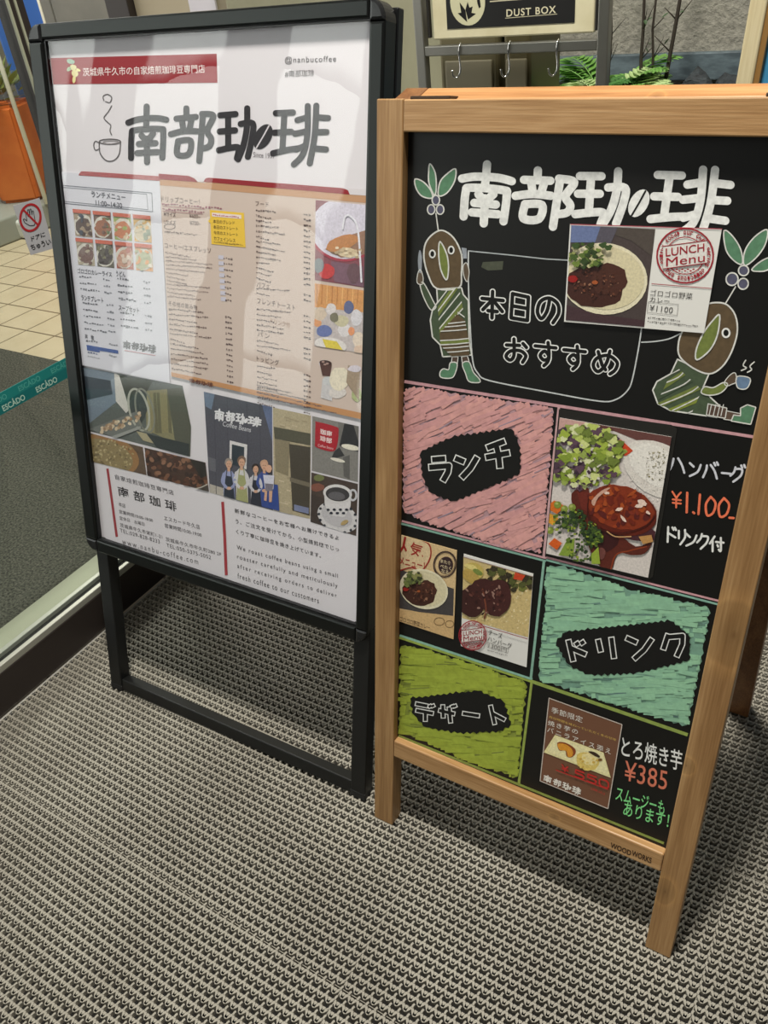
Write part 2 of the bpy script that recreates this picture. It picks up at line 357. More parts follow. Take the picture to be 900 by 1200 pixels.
me = bpy.data.meshes.new('floor'); me.from_pydata(vs, [], fs); me.materials.append(m_rib); me.materials.append(m_tray); me.polygons[len(fs) - 1].material_index = 1; me.update()
fl = bpy.data.objects.new('floor', me); fl.location = (RX0 - 2 * T, RY0, 0); link(fl, kind='structure')
vs, fs = [], []
for j in range(N):
    for q in ([([(i / 8 * P, (j + .5) * P + .25 * P * math.cos(2 * math.pi * i / 8)) for i in range(17)], .36 * P)], [([(.5 * P, (j + .24) * P), (.5 * P, (j + .76) * P)], .44 * P)], [([(1.5 * P, (j + .24) * P), (1.5 * P, (j + .76) * P)], .44 * P)], [([(1.02 * P, (j + .78) * P), (1.02 * P, (j + 1) * P), (1.1 * P, (j + 1.18) * P)], .28 * P, .0012)]):
        v2, f2 = ribs(q, 0); b = len(vs); vs += v2; fs += [tuple(i + b for i in f) for f in f2]
b = len(vs); vs += [(0, 0, -.0078), (2 * P, 0, -.0078), (2 * P, T, -.0078), (0, T, -.0078)]; fs.append((b, b + 1, b + 2, b + 3))
me = bpy.data.meshes.new('floor_strip'); me.from_pydata(vs, [], fs); me.materials.append(m_rib); me.materials.append(m_tray); me.polygons[len(fs) - 1].material_index = 1; me.update()
f2_ = bpy.data.objects.new('floor_strip', me); f2_.location = (RX0 - 2 * T - 2 * P, RY0, 0); link(f2_, kind='structure'); ar = f2_.modifiers.new('along', 'ARRAY'); ar.count = 5; ar.use_relative_offset = False; ar.use_constant_offset = True; ar.constant_offset_displace = (0, T, 0)
for nm, ax, cnt in (('across', 0, 6), ('along', 1, 5)):
    a = fl.modifiers.new(nm, 'ARRAY'); a.count = cnt; a.use_relative_offset = False; a.use_constant_offset = True; a.constant_offset_displace = (T if ax == 0 else 0, T if ax == 1 else 0, 0)
XD = -1.335                                                            # the sliding door's outer face
# left of the door line the matting is trimmed by the door rail standing over it
m_hall = noise_mix(mat('hall_floor', (70, 68, 62), .8), (60, 58, 52), (84, 82, 74), (30, 30, 30))
MB().box(XD + .002, 4, RY0 + 5 * T, 4.4, -.05, -.004, 0).box(-4, 4, -3, RY0, -.05, -.004, 0).build('floor_outer', m=m_hall, kind='structure')
# --- shop floor beyond the glass: cream tiles
mt = mat('cream_tiles', (196, 182, 152), .35); nt = mt.node_tree; t = nt.nodes.new('ShaderNodeTexCoord'); sp = nt.nodes.new('ShaderNodeSeparateXYZ'); nt.links.new(t.outputs['Object'], sp.inputs[0])
gx = nmath(nt, 'FRACT', nmath(nt, 'DIVIDE', nmath(nt, 'ADD', sp.outputs[0], 3.05 + 1.78), .1785)); gy = nmath(nt, 'FRACT', nmath(nt, 'DIVIDE', nmath(nt, 'SUBTRACT', sp.outputs[1], 1.897 - 1.83), .183))
def edge(v): return nmath(nt, 'MULTIPLY', nmath(nt, 'GREATER_THAN', v, .022), nmath(nt, 'LESS_THAN', v, .978))
gm = nmath(nt, 'MULTIPLY', edge(gx), edge(gy)); n1 = nt.nodes.new('ShaderNodeTexNoise'); n1.inputs['Scale'].default_value = 9; nt.links.new(t.outputs['Object'], n1.inputs['Vector'])
cr = nt.nodes.new('ShaderNodeValToRGB'); cr.color_ramp.elements[0].color = rgb((186, 170, 140)); cr.color_ramp.elements[1].color = rgb((206, 192, 164)); nt.links.new(n1.outputs['Fac'], cr.inputs[0])
mx = nt.nodes.new('ShaderNodeMixRGB'); nt.links.new(gm, mx.inputs[0]); mx.inputs[1].default_value = rgb((112, 98, 76)); nt.links.new(cr.outputs[0], mx.inputs[2]); nt.links.new(mx.outputs[0], bsdf(mt).inputs['Base Color'])
MB().box(-9, XD - .055, .0, 9, -.05, -.0015, 0).build('floor_shop', m=mt, kind='structure')
m_carpet = mat('carpet_pile', (72, 73, 66), .95, spec=.1)
noise_mix(m_carpet, (52, 53, 48), (108, 106, 96), (160, 160, 160), 3, .35, .7, bump=.5)
MB().box(-3.6, XD - .215, -.2, 1.722, -.001, .006, .002).build('entrance_carpet', m=m_carpet, label='dark grey entrance carpet on the cream tiles beyond the glass door', cat='carpet')
# --- walls seen along the top of the picture
m_grey = noise_mix(mat('grey_panels', (118, 118, 110), .6), (112, 112, 105), (128, 127, 118), (3, 3, 3))
w = MB(); w.use(m_grey).box(-5.29, -5.135, 4.20, 4.32, 0, 3, .004).box(-5.122, -3.9, 4.20, 4.32, 0, 3, .004).build('wall_back', kind='structure')
MB().box(-14, -4.9, 7.5, 7.6, -.05, 3.2, 0).build('wall_shop', m=mat('shop_wall', (150, 140, 112), .7), kind='structure')
MB().box(-2.832, -2.712, 2.57, 2.70, 0, 3, .004).build('trim_1', m=mat('dark_bronze', (46, 40, 36), .4), kind='structure')
m_beige = noise_mix(mat('beige_stone', (150, 148, 122), .5), (138, 137, 112), (158, 156, 130), (4, 4, 1.5), 6)
MB().box(-2.71, -1.25, 2.60, 2.75, 0, 3, .004).build('wall_beige', m=mat('beige_wall', (176, 166, 142), .6), kind='structure')
MB().box(-2.0, -1.244, 2.30, 2.58, 0, 3, .006).build('pillar', m=m_beige, kind='structure')
m_stucco = mat('grey_stucco', (128, 126, 116), .85, spec=.2)
noise_mix(m_stucco, (132, 130, 120), (164, 161, 149), (60, 60, 60), 5, .3, .7, bump=.9)
MB().box(-1.25, 3, 2.60, 2.75, 0, 3, 0).build('wall_stucco', m=m_stucco, kind='structure')
MB().box(-1.25, 3, 2.575, 2.60, .775, .842, .003).build('baseboard_back', m=noise_mix(mat('slate_band', (70, 80, 84), .5), (74, 86, 92), (104, 120, 126), (20, 20, 60)), kind='structure')

# --- sliding glass door on the left
m_bronze = mat('bronze_rail', (52, 45, 42), .42, .3); m_alu = mat('door_aluminium', (176, 176, 166), .35, .55); m_alu2 = mat('door_track', (158, 160, 138), .5, .1); m_blk = mat('rubber_black', (16, 16, 16), .6)
m_blueal = mat('track_blue_grey', (150, 164, 168), .35, .4)
door = MB().use(m_bronze).box(XD - .036, XD, -.6, 1.046, .004, .091, .002)
door = door.build('door_1', kind='structure')
b = MB().use(m_alu).box(XD - .012, XD - .0005, -.6, 1.010, .091, .106, .0015).box(XD - .036, XD - .024, -.6, 1.010, .091, .112, .0015); b.build('glazing_bead', door)
b = MB().use(m_blk).box(XD - .024, XD - .012, -.6, 1.010, .088, .103, 0); b.build('glazing_gasket', door)
m_glass = clear('door_glass', .01, (.93, .96, .95), 1.0)
b = MB().box(XD - .021, XD - .015, -.6, 1.012, .10, 2.2, 0); b.build('glass_pane', door, m_glass)
b = MB().use(m_alu2).box(XD - .006, XD - .001, 1.010, 1.0145, .091, 2.2, .001).box(XD - .006, XD - .001, 1.024, 1.0285, .091, 2.2, .001).use(m_bronze).box(XD - .036, XD - .004, 1.0125, 1.044, .091, 2.2, .001); b.build('door_stile', door)
MB().use(m_blueal).box(XD - .150, XD - .06, -.6, 2.2, -.002, .010, .001).use(m_alu2).box(XD - .215, XD - .150, -.6, 2.2, -.002, .014, .001).use(m_blk).box(XD - .062, XD - .037, -.6, 2.2, -.002, .006, 0).build('trim_2', kind='structure')
MB().box(XD, XD + .004, -.6, 2.2, -.006, .001, .0005).build('trim_3', m=mat('sill_strip', (196, 194, 186), .35, .5), kind='structure')
FD = Frame((XD - .0148, 0, 0), (0, 1, 0), (-1, 0, 0), (0, 0, 1))
M_INK = ink('printed_ink', .55, .3); M_CHALK = ink('paint_marker', .6, .3, .16, 210); M_PHOTO = ink('photo_print', .35, .5, .16, 420); M_SCRIB = ink('marker_scribble', .6, .3, .12, 140)
def slab(fr, pts_uv, n0, n1, name, m, **kw):
    """thin sheet with real thickness on a board frame, corners in board metres"""
    mb = MB(); mb.prism(pts_uv, n0, n1); return mb.build(name, m=m, M=fr.M, **kw)
# door-warning sticker
q = [(15, 241), (46, 232), (63, 291), (36, 299)]
stk = slab(FD, [FD.uv(*p) for p in q], -.0006, 0, 'warning_sticker', mat('sticker_grey', (172, 172, 176), .5), label='grey no-touching sticker with red crossed hand on the glass door', cat='sticker')
a = Art(FD, -.0007)
def ring(a, cx, cy, rx, ry, w, col, L, rot=0, n=28, start=0, end=1):
    pts = []
    for i in range(n + 1):
        t = 2 * math.pi * (start + (end - start) * i / n); u, v = rx * math.cos(t), ry * math.sin(t); pts.append((cx + u * math.cos(rot) - v * math.sin(rot), cy + u * math.sin(rot) + v * math.cos(rot)))
    a.stroke(pts, w, col, L)
hand = [(29, 261), (27, 257), (28.5, 256.5), (31.5, 259), (30, 250), (31.5, 249.5), (33, 254), (32, 246), (33.5, 245.5), (35, 253), (34.8, 245), (36.2, 245), (37.3, 252), (37.6, 247), (39, 247.2), (40.5, 256), (41.5, 260), (40, 264), (35, 264.5)]
a.stroke(hand, .8, (40, 45, 48), 2, closed=True)
ring(a, 35.5, 255, 11.8, 15.6, 2.6, (165, 38, 44), 3, .12); a.stroke([(27.5, 246), (44, 263)], 2.2, (165, 38, 44), 3)
a.text('ドアに', (36, 277.5), (52, 271.5), (37, 283), (20, 20, 20), 2, .02); a.text('ちゅうい', (35, 287), (58, 279.5), (37.5, 294), (20, 20, 20), 2, .02)
a.build('printed_warning', stk, M_INK)
# teal safety tape
tape = MB(); m_t1, m_t2 = mat('tape_teal', (22, 122, 118), .5), mat('tape_dark_teal', (10, 104, 104), .5)
tape.use(m_t1).box(-.3, 1.009, -.0009, 0, .5735, .592, 0).use(m_t2).box(-.3, 1.009, -.0009, 0, .554, .5735, 0)
tape = tape.build('safety_tape', M=FD.M, label='teal safety tape printed with a repeated name across the glass door', cat='tape')
a = Art(FD, -.001)
def door_text(body, u, v, w, h, col):
    vs, fs, es = glyphs(body, .015); x1 = max(p[0] for p in vs); x0 = min(p[0] for p in vs); y0 = min(p[1] for p in vs); y1 = max(p[1] for p in vs); b = len(a.v)
    a.v += [(u + (p[0] - x0) / (x1 - x0) * w, -.0011, v + (p[1] - y0) / (y1 - y0) * h) for p in vs]
    for f in fs: a.f.append(tuple(i + b for i in f)); a.c.append(rgb(col))
for k in range(-4, 5):
    door_text('ESCÅDO', .738 + k * .077, .5575, .050, .0145, (176, 206, 190)); door_text('ESCÅDO', .782 + k * .077 - .0, .5765, .050, .0135, (78, 160, 150))
a.build('printed_name', tape, M_INK)

# ================================================================== BLACK POSTER STAND
m_frame = mat('black_anodised', (52, 54, 53), .28, .9, .6); m_fin = mat('black_profile_side', (14, 15, 17), .3, .2, .6); m_cap = mat('corner_cap_plastic', (40, 41, 42), .22, .45, .7); m_leg = mat('black_leg', (22, 23, 23), .42, .25)
m_foot = mat('foot_plastic', (17, 17, 17), .6)
UO, UI, UI2, UR, VB0, VB1, VT0, VT1 = 0, .0300, .6063, .6276, .3165, .3417, .1633 + 1.0, .1845 + 1.0
stand = thing('poster_stand', 'black metal A-frame poster stand with snap frame on the entrance mat', 'sign stand', FA.M)
CR = .024
def rail(name, pts, mm=m_frame): return MB().prism(pts, .0, .030, .0035).build(name, stand, mm)
rail('side_rail', [(UO, VB0 + CR), (UI, VB0 + CR), (UI, VT1 - CR), (UO, VT1 - CR)]); rail('side_rail', [(UI2, VB0 + CR), (UR, VB0 + CR), (UR, VT1 - CR), (UI2, VT1 - CR)])
rail('top_rail', [(UI, VT0), (UI2, VT0), (UI2, VT1), (UI, VT1)]); rail('bottom_rail', [(UI, VB0), (UI2, VB0), (UI2, VB1), (UI, VB1)])
for (cx, cy, sx_, sy_, w_) in ((UO, VB0, 1, 1, UI), (UR, VB0, -1, 1, UR - UI2), (UR, VT1, -1, -1, UR - UI2), (UO, VT1, 1, -1, UI)):
    pts = [(cx + sx_ * w_, cy), (cx + sx_ * w_, cy + sy_ * CR), (cx, cy + sy_ * CR)]; r = min(CR, w_)
    pts += [(cx + sx_ * (r - r * math.cos(t)), cy + sy_ * (CR - CR * math.sin(t))) for t in [math.pi / 2 * i / 8 for i in range(1, 8)]]
    MB().prism(pts, -.0006, .031, .004).build('corner_cap', stand, m_cap)
# snap-frame inner lips, backing board, legs
lip = MB(); g = .0042
lip.box(UI - .001, UI + g, .004, .012, VB1, VT0, 0).box(UI2 - .0012, UI2 + .001, .004, .012, VB1, VT0, 0).box(UI, UI2, .004, .012, VT0 - .0015, VT0 + .001, 0).box(UI, UI2, .004, .012, VB1 - .001, VB1 + .003, 0); lip.build('inner_lip', stand, m_fin)
MB().box(.012, UR - .012, .0125, .020, VB0 + .01, VT1 - .01, 0).build('backing_panel', stand, mat('backing_grey', (60, 60, 60), .6))
for u0, u1 in ((.0144, .0451), (.5976, .6293 - .002)): 
    lg = MB().box(u0, u1, .0099, .0345, .012, VB0 + .03, .002).build('leg', stand, m_leg)
    MB().box(u0 - .0005, u1 + .0005, .0094, .035, .001, .016, .0015).build('foot', lg, m_foot)
MB().box(.0451, .5976, .012, .0335, .006, .0315, .002).build('crossbar', stand, m_leg)
# rear frame lying flat against the back, two prop legs folded out behind
RP = FA.M.inverted() @ board_frame((-1.205, 1.235, 0), .01997, -.30).M
for u0, u1 in ((.002, .028), (UR - .026, UR)): MB().box(u0, u1, .031, .046, VB0 + .02, VT1 - .006, .002).build('rear_rail', stand, m_fin)
for v0_, v1_ in ((VB0 + .02, VB0 + .046), (VT1 - .032, VT1 - .006)): MB().box(.028, UR - .026, .031, .046, v0_, v1_, .002).build('rear_rail', stand, m_fin)
for u0 in (.05, .552): MB().box(u0, u0 + .024, -.012, .008, .004, 1.02, .002, M=RP).build('prop_leg', stand, m_leg)
MB().box(.05, .576, -.010, .006, .30, .32, .001, M=RP).build('prop_crossbar', stand, m_leg)
NP = .0105                                                               # depth of the poster sheet
m_film = clear('clear_cover', .004, (1, 1, 1), 1.12, wave=.0015, wscale=7.0)
MB().box(UI + .002, UI2 - .0005, .0065, .0071, VB1 + .001, VT0 - .0005, 0).build('clear_cover_sheet', stand, m_film, label='clear wavy plastic cover sheet')

# ------------------------------------------------------------------ the poster and the menus behind the cover
GA = 1.16
m_paper = mat('poster_paper', (212, 209, 214), .6, spec=.3, k=GA)
u0, u1, v0, v1 = UI + .0006, UI2 + .001, VB1 + .0008, VT0 + .0008
poster = slab(FA, [(u0, v0), (u1, v0), (u1, v1), (u0, v1)], NP, NP + .0015, 'shop_poster', m_paper, label='large white coffee shop poster with photos held in the black stand', cat='poster')
a = Art(FA, NP, GA); RED = (140, 34, 42); INK = (70, 66, 70)
a.poly([(45, 68.5), (254, 63), (255, 97), (50, 99)], RED, 2)
for (x, y, rx, ry, c, r) in ((83, 72, 5, 3, (150, 178, 160), .3), (86, 79, 4, 3.5, (214, 208, 160), .2), (88, 86, 4, 4.5, (220, 212, 160), -.2), (81, 81, 2.2, 3, (160, 180, 150), .6), (87, 93, 2, 4.5, (222, 214, 150), .1), (92, 82, 3, 1.6, (222, 214, 150), .5)): a.blob(x, y, rx, ry, c, 3, r)
a.text('茨城県牛久市の自家焙煎珈琲豆専門店', (97, 79.5), (240, 75.5), (97.5, 89.5), (226, 216, 214), 3, .006)
LW = [[(147, 124), (197, 122), (199, 187), (149, 190)], [(199, 124), (252, 122), (251, 187), (200, 188)], [(255, 127), (313, 124), (315, 184), (257, 186)], [(318, 125), (385, 122), (383, 190), (319, 190)]]
logo(a, LW, (44, 42, 46), 7.3, 3, (205, 200, 206))
a.text('Since 1991', (297, 178), (321, 180), (297, 184), (110, 104, 110), 3)
ring(a, 129, 166, 12.5, 3, 1.3, (88, 84, 86), 3); ring(a, 130, 166.8, 9, 1.8, 1.2, (150, 144, 146), 3)
a.stroke([(116.5, 166), (117, 178), (122, 186), (128, 189), (135, 187), (140, 180), (141.5, 166)], 1.3, (88, 84, 86), 3, sm=True); a.stroke([(117, 168), (112, 165.5), (110, 170), (112, 176), (117, 174)], 1.2, (88, 84, 86), 3, sm=True)
a.stroke([(122, 118), (121, 113), (126, 110.5), (131, 114), (129, 120), (124, 119)], 1.1, (88, 84, 86), 3, sm=True); a.stroke([(131, 124), (127, 131), (122, 138), (126, 143), (130, 147), (129, 153), (131, 158)], 1.1, (88, 84, 86), 3, sm=True)
a.text('@nanbucoffee', (334, 66.5), (394, 65), (334, 75.5), INK, 3, sp=1.15); a.text('#南部珈琲', (334, 82.5), (368, 81.5), (334, 90.5), INK, 3)
# lower part: red bars and writing
a.stroke([(126, 549), (132, 592), (137, 629)], 2.8, (150, 52, 60), 3, cap=False); a.stroke([(261, 588), (263.5, 630), (265.3, 674)], 3.4, (158, 54, 62), 3, cap=False)
TX = (74, 70, 74)
a.text('自家焙煎珈琲豆専門店', (134.5, 555.5), (203, 574.5), (135.5, 561.5), TX, 3, sp=1.1)
a.text('南部珈琲', (137.5, 569), (206, 588), (139, 581), (50, 47, 50), 3, .012, sp=1.65)
a.text('本店', (139, 588), (147, 590.5), (139.3, 593), TX, 3); a.text('営業時間10:00-18:00', (139.5, 597), (179, 607.5), (140, 601.5), TX, 3); a.text('定休日　水曜日', (140, 604.5), (169, 612), (140.4, 609), TX, 3)
a.text('茨城県牛久市栄町1-21', (140.5, 612.5), (190, 626.5), (141, 617.5), TX, 3, sp=1.1); a.text('TEL:029-828-8233', (140.5, 619), (187, 632.5), (141, 623.5), TX, 3, sp=1.15)
a.text('エスカード牛久店', (192, 604), (234, 615), (192.5, 609.5), TX, 3, sp=1.1); a.text('営業時間10:00-19:00', (193, 613), (236, 624.5), (193.5, 618), TX, 3)
a.text('茨城県牛久市牛久町280 2F', (194, 629), (259, 647), (194.5, 634), TX, 3, sp=1.1); a.text('TEL:050-5375-5052', (195, 636.5), (247, 651), (195.5, 641), TX, 3, sp=1.15)
a.text('www.nanbu-coffee.com', (143, 631), (232, 655), (143.5, 637.5), (96, 92, 96), 3, sp=1.45)
for i, (s_, x1_, sp_) in enumerate((('新鮮なコーヒーをお客様へお届けできるよ', 397, 1.2), ('う、ご注文を受けてから、小型焙煎機でじっ', 397, 1.2), ('くり丁寧に珈琲豆を焼き上げています。', 376, 1.2))):
    x0_, y0_ = 275 + i * .8, 595.5 + i * 12.2; sl = .265 + i * .012; a.text(s_, (x0_, y0_), (x1_, y0_ + (x1_ - x0_) * sl), (x0_ + .3, y0_ + 5.4), (58, 55, 58), 3, .006, sp=sp_)
for i, (s_, x1_, sp_) in enumerate((('We roast coffee beans using a small', 396, 1.3), ('roaster carefully and meticulously', 395.5, 1.3), ('after receiving orders to deliver', 394.5, 1.45), ('fresh coffee to our customers', 373.5, 1.3))):
    x0_, y0_ = 277.5 + i * .3, 638.5 + i * 10.9; sl = .285 + i * .008; a.text(s_, (x0_, y0_), (x1_, y0_ + (x1_ - x0_) * sl), (x0_ + .2, y0_ + 6.5), (66, 63, 66), 3, sp=sp_)
a.build('printed_lettering', poster, M_INK)
# --- photographs printed on the poster
a = Art(FA, NP, GA)
def photo(q, col, L=2): a.clip = None; a.poly(q, col, L); a.clip = q
q = [(96, 430), (214, 452), (224, 500), (223, 535), (104, 505)]; photo(q, (92, 98, 94))
a.poly([(90, 425), (136, 436), (138, 470), (100, 500)], (116, 130, 144), 3); a.poly([(95, 440), (130, 446), (132, 462), (96, 470)], (52, 62, 72), 4); a.poly([(134, 436), (140, 440), (152, 480), (148, 484), (136, 470)], (200, 198, 192), 4)
a.poly([(138, 440), (180, 446), (170, 462), (150, 470)], (58, 62, 52), 4)
a.poly([(170, 458), (208, 455), (222, 490), (223, 530), (190, 512), (172, 504)], (134, 130, 98), 4); a.poly([(196, 456), (212, 454), (224, 480), (224, 535), (205, 515)], (84, 86, 74), 5)
for x0_ in range(0, 30, 4): a.poly([(172 + x0_, 460), (175 + x0_, 460), (178 + x0_, 508), (174 + x0_, 507)], pick((138, 132, 96), (104, 102, 78), (150, 146, 112)), 5)
a.blob(162, 478, 11, 24, (62, 68, 66), 5, .25, jit=0); ring(a, 163, 480, 11, 25, 2.4, (170, 172, 160), 6, -.25); ring(a, 170, 481, 10, 26, 2.0, (128, 130, 118), 6, -.22)
a.poly([(104, 503), (160, 482), (168, 500), (136, 512)], (112, 116, 112), 6)
for i in range(46):
    t, s_ = random.random(), random.random(); a.blob(118 + 48 * t + 2 * s_, 502 - 18 * t + 10 * s_ - 3, 2.3, 1.8, pick((204, 186, 158), (180, 154, 124), (150, 124, 98), (222, 208, 182)), 7 + i % 4, random.uniform(0, 3))
a.poly([(132, 511), (165, 499), (166, 502), (135, 514)], (150, 152, 148), 11); a.poly([(160, 505), (172, 508), (182, 520), (168, 516)], (168, 160, 130), 7); a.poly([(172, 508), (222, 520), (222, 536), (184, 524)], (52, 58, 58), 7)
q = [(104, 507), (167.5, 524), (172, 557), (109, 541)]; photo(q, (92, 74, 58))
a.blob(124, 534, 40, 24, (150, 112, 70), 3, .25, jit=0, n=24); a.blob(121, 535, 36, 20, (140, 124, 86), 4, .25, jit=0, n=24)
for i in range(160): a.blob(random.uniform(102, 156), random.uniform(514, 558), 1.5, 1.0, pick((168, 152, 108), (126, 112, 76), (186, 172, 130), (110, 96, 66)), 5 + i % 3, random.uniform(0, 3), n=8) if inside((0, 0), [(0, 0)]) or True else 0
q = [(169.5, 524.5), (241, 542), (245, 576), (173, 557.5)]; photo(q, (70, 50, 40))
for i in range(150): a.blob(random.uniform(170, 245), random.uniform(526, 574), 3.4, 2.4, pick((92, 60, 44), (120, 82, 60), (70, 44, 34), (142, 104, 80), (54, 36, 30)), 3 + i % 8, random.uniform(0, 3), n=9)
a.poly([(222, 536), (246, 540), (246, 556), (236, 560)], (44, 40, 36), 12); a.stroke([(214, 571), (232, 572), (246, 566)], 1.2, (190, 186, 178), 13, sm=True); a.poly([(205, 570), (230, 573), (246, 568), (246, 580), (200, 575)], (70, 62, 56), 12)
q = [(239, 459), (319, 477), (320, 598), (246, 577)]; photo(q, (78, 78, 88))
for x_ in (251, 266, 289, 304): a.stroke([(x_, 455), (x_ + 3, 600)], .7, (66, 66, 76), 3)
a.poly([(238, 458), (252, 461), (248, 480), (241, 476)], (104, 120, 142), 3); a.poly([(306, 470), (320, 474), (320, 520)], (96, 108, 140), 3)
a.poly([(246, 567), (262, 572), (262, 582), (246, 578)], (176, 170, 160), 3); a.poly([(244, 535), (253, 538), (253, 553), (246, 551)], (100, 100, 108), 3)
a.poly([(269.5, 516), (290, 521), (289, 550), (286, 549), (286.5, 524), (272, 520.5), (271.5, 540), (269, 540)], (214, 212, 212), 4); a.poly([(272, 520.5), (286.5, 524), (286, 549), (271.5, 544)], (48, 58, 66), 3)
q = [(320, 477.5), (364.5, 487), (363.5, 608), (321, 598)]; photo(q, (174, 162, 134))
for i in range(70): x_, y_ = random.uniform(320, 364), random.uniform(480, 600); a.poly([(x_, y_), (x_ + 6, y_ + 1.4), (x_ + 6, y_ + 3.2), (x_, y_ + 1.8)], pick((188, 176, 148), (158, 146, 120), (198, 186, 160)), 3)
a.poly([(321, 500), (364, 508), (364, 522), (322, 514)], (84, 82, 68), 4); a.poly([(339, 520), (364, 524), (363, 604), (343, 598)], (70, 64, 54), 5); a.poly([(340, 559), (364, 566), (364, 571), (340, 564)], (112, 104, 88), 6); a.poly([(322, 514), (340, 518), (338, 558), (323, 552)], (136, 126, 102), 4); a.poly([(345, 591), (362, 595), (362, 602), (345, 598)], (120, 128, 160), 6); a.poly([(326, 592), (342, 595), (342, 603), (326, 599)], (170, 158, 132), 5)
# the four staff and the child, small figures printed in the photograph
a.clip = [(239, 459), (364.5, 487), (363.5, 608), (246, 577)]
def person(x, y, k, hair, shirt, apron, skin=(206, 164, 138)):
    a.poly([(x - 6 * k, y + 44 * k), (x - 6 * k, y + 11 * k), (x - 3 * k, y + 7.5 * k), (x + 3.5 * k, y + 8.5 * k), (x + 6.5 * k, y + 13 * k), (x + 7.5 * k, y + 46 * k)], shirt, 8)
    a.poly([(x - 6.5 * k, y + 46 * k), (x - 4.6 * k, y + 24 * k), (x - 3.4 * k, y + 14 * k), (x + 3.6 * k, y + 15.5 * k), (x + 5.6 * k, y + 26 * k), (x + 8 * k, y + 51 * k)], apron, 9); a.stroke([(x - 3 * k, y + 14.5 * k), (x - 2 * k, y + 7.5 * k)], 1.1 * k, apron, 9); a.stroke([(x + 3.2 * k, y + 16 * k), (x + 2.6 * k, y + 8 * k)], 1.1 * k, apron, 9)
    for sg in (-1, 1): a.stroke([(x + sg * 5.6 * k, y + (13 + sg) * k), (x + sg * 7.4 * k, y + (22 + sg) * k), (x + sg * 2.6 * k, y + (28.5 + sg * .5) * k)], 3.2 * k, shirt, 10, sm=True)
    a.poly([(x - 1.4 * k, y + 4 * k), (x + 1.8 * k, y + 4.4 * k), (x + 1.6 * k, y + 9.5 * k), (x - 1.6 * k, y + 9 * k)], skin, 9)
    a.blob(x, y - 1.6 * k, 4.8 * k, 5.0 * k, hair, 10, jit=.05); a.blob(x + .3, y + 1.0 * k, 3.5 * k, 4.8 * k, skin, 11, jit=.02); a.stroke([(x - 1.4 * k, y + .2 * k), (x - .5 * k, y + .2 * k)], .5 * k, (90, 66, 54), 12); a.stroke([(x + 1 * k, y + .4 * k), (x + 1.9 * k, y + .4 * k)], .5 * k, (90, 66, 54), 12); a.stroke([(x - .7 * k, y + 3.2 * k), (x + 1.4 * k, y + 3.5 * k)], .6 * k, (176, 96, 84), 12)
    a.blob(x + .4, y + 29 * k, 2.8 * k, 1.9 * k, skin, 12)
person(268.5, 543, 1.0, (150, 140, 132), (150, 158, 196), (44, 50, 62)); person(283.5, 541, 1.06, (120, 96, 80), (206, 204, 206), (158, 160, 112)); person(300, 549, .92, (50, 38, 34), (202, 200, 206), (42, 44, 56)); person(310, 545, 1.02, (196, 156, 128), (64, 84, 150), (54, 74, 140))
a.poly([(309, 565), (326, 568), (328, 602), (317, 598), (314, 588), (308, 594)], (46, 70, 140), 9)
a.blob(315.5, 549, 3.8, 4.6, (212, 168, 142), 12); a.poly([(309, 556), (322, 557), (321, 573), (311, 572)], (206, 206, 220), 12); a.poly([(311, 566), (321, 567), (320, 575), (312, 575)], (120, 116, 130), 13); a.poly([(311, 574), (314, 574), (313, 587), (310, 586)], (206, 164, 138), 13); a.poly([(316, 575), (320, 575), (319, 588), (316, 588)], (206, 164, 138), 13)
logo(a, [[(252, 478), (263, 480.5), (263, 493.5), (252, 491)], [(264.5, 480.5), (275.5, 483), (275.5, 495.5), (264.5, 493)], [(277, 483), (290, 486), (290, 498), (277, 495)], [(291, 487), (306, 490), (306, 500), (291, 497)]], (222, 222, 226), 2.0, 6)
a.text('Coffee Beans', (262, 493.5), (295, 501), (261, 499), (214, 214, 220), 6)
q = [(366, 487.5), (420.5, 499.5), (419.5, 565), (365.5, 551.5)]; photo(q, (128, 126, 122))
a.poly([(396, 490), (421, 496), (421, 530), (398, 524)], (110, 108, 104), 3); a.poly([(404, 495), (414, 496), (421, 520), (421, 530), (398, 522)], (44, 44, 46), 4); a.blob(411, 524, 11, 3.2, (226, 222, 206), 5, .2, jit=0); a.poly([(392, 529), (398, 524), (404, 534), (388, 538)], (54, 54, 56), 4); a.blob(396, 539, 9, 2, (220, 216, 204), 5, .25, jit=0); a.poly([(402, 536), (410, 533), (410, 562), (403, 558)], (94, 92, 90), 3)
a.poly(smooth([(371.5, 494), (394, 500), (397, 505), (395, 523), (389, 529), (371, 524), (369.5, 518), (370, 496)], True, 3), (166, 30, 44), 5)
a.text('珈南', (375.5, 502), (389.5, 505.5), (375.3, 508.5), (232, 220, 220), 6, .02); a.text('琲部', (375.3, 510), (389.3, 513.5), (375.1, 516.5), (232, 220, 220), 6, .02); a.text('Coffee Beans', (373, 520), (391, 524), (372.8, 523), (222, 190, 190), 6)
q = [(365, 553.5), (419.5, 567), (417.5, 628), (364, 611.5)]; photo(q, (72, 60, 54))
a.blob(374, 560, 6, 4, (110, 116, 70), 3); a.blob(372, 571, 8, 5, (128, 80, 66), 3); a.poly([(364, 578), (380, 584), (400, 628), (360, 616)], (64, 54, 50), 3)
a.blob(396, 606, 25, 17, (206, 204, 206), 4, .42, jit=0, n=24); a.blob(395, 604, 19, 12.5, (186, 184, 188), 5, .42, jit=0, n=24)
for i in range(16): t_ = 2 * math.pi * i / 16; a.blob(396 + 22 * math.cos(t_ + .4), 606 + 16 * math.sin(t_ + .4) + 4 * math.cos(t_), 1.6, 1.6, (44, 48, 58), 6)
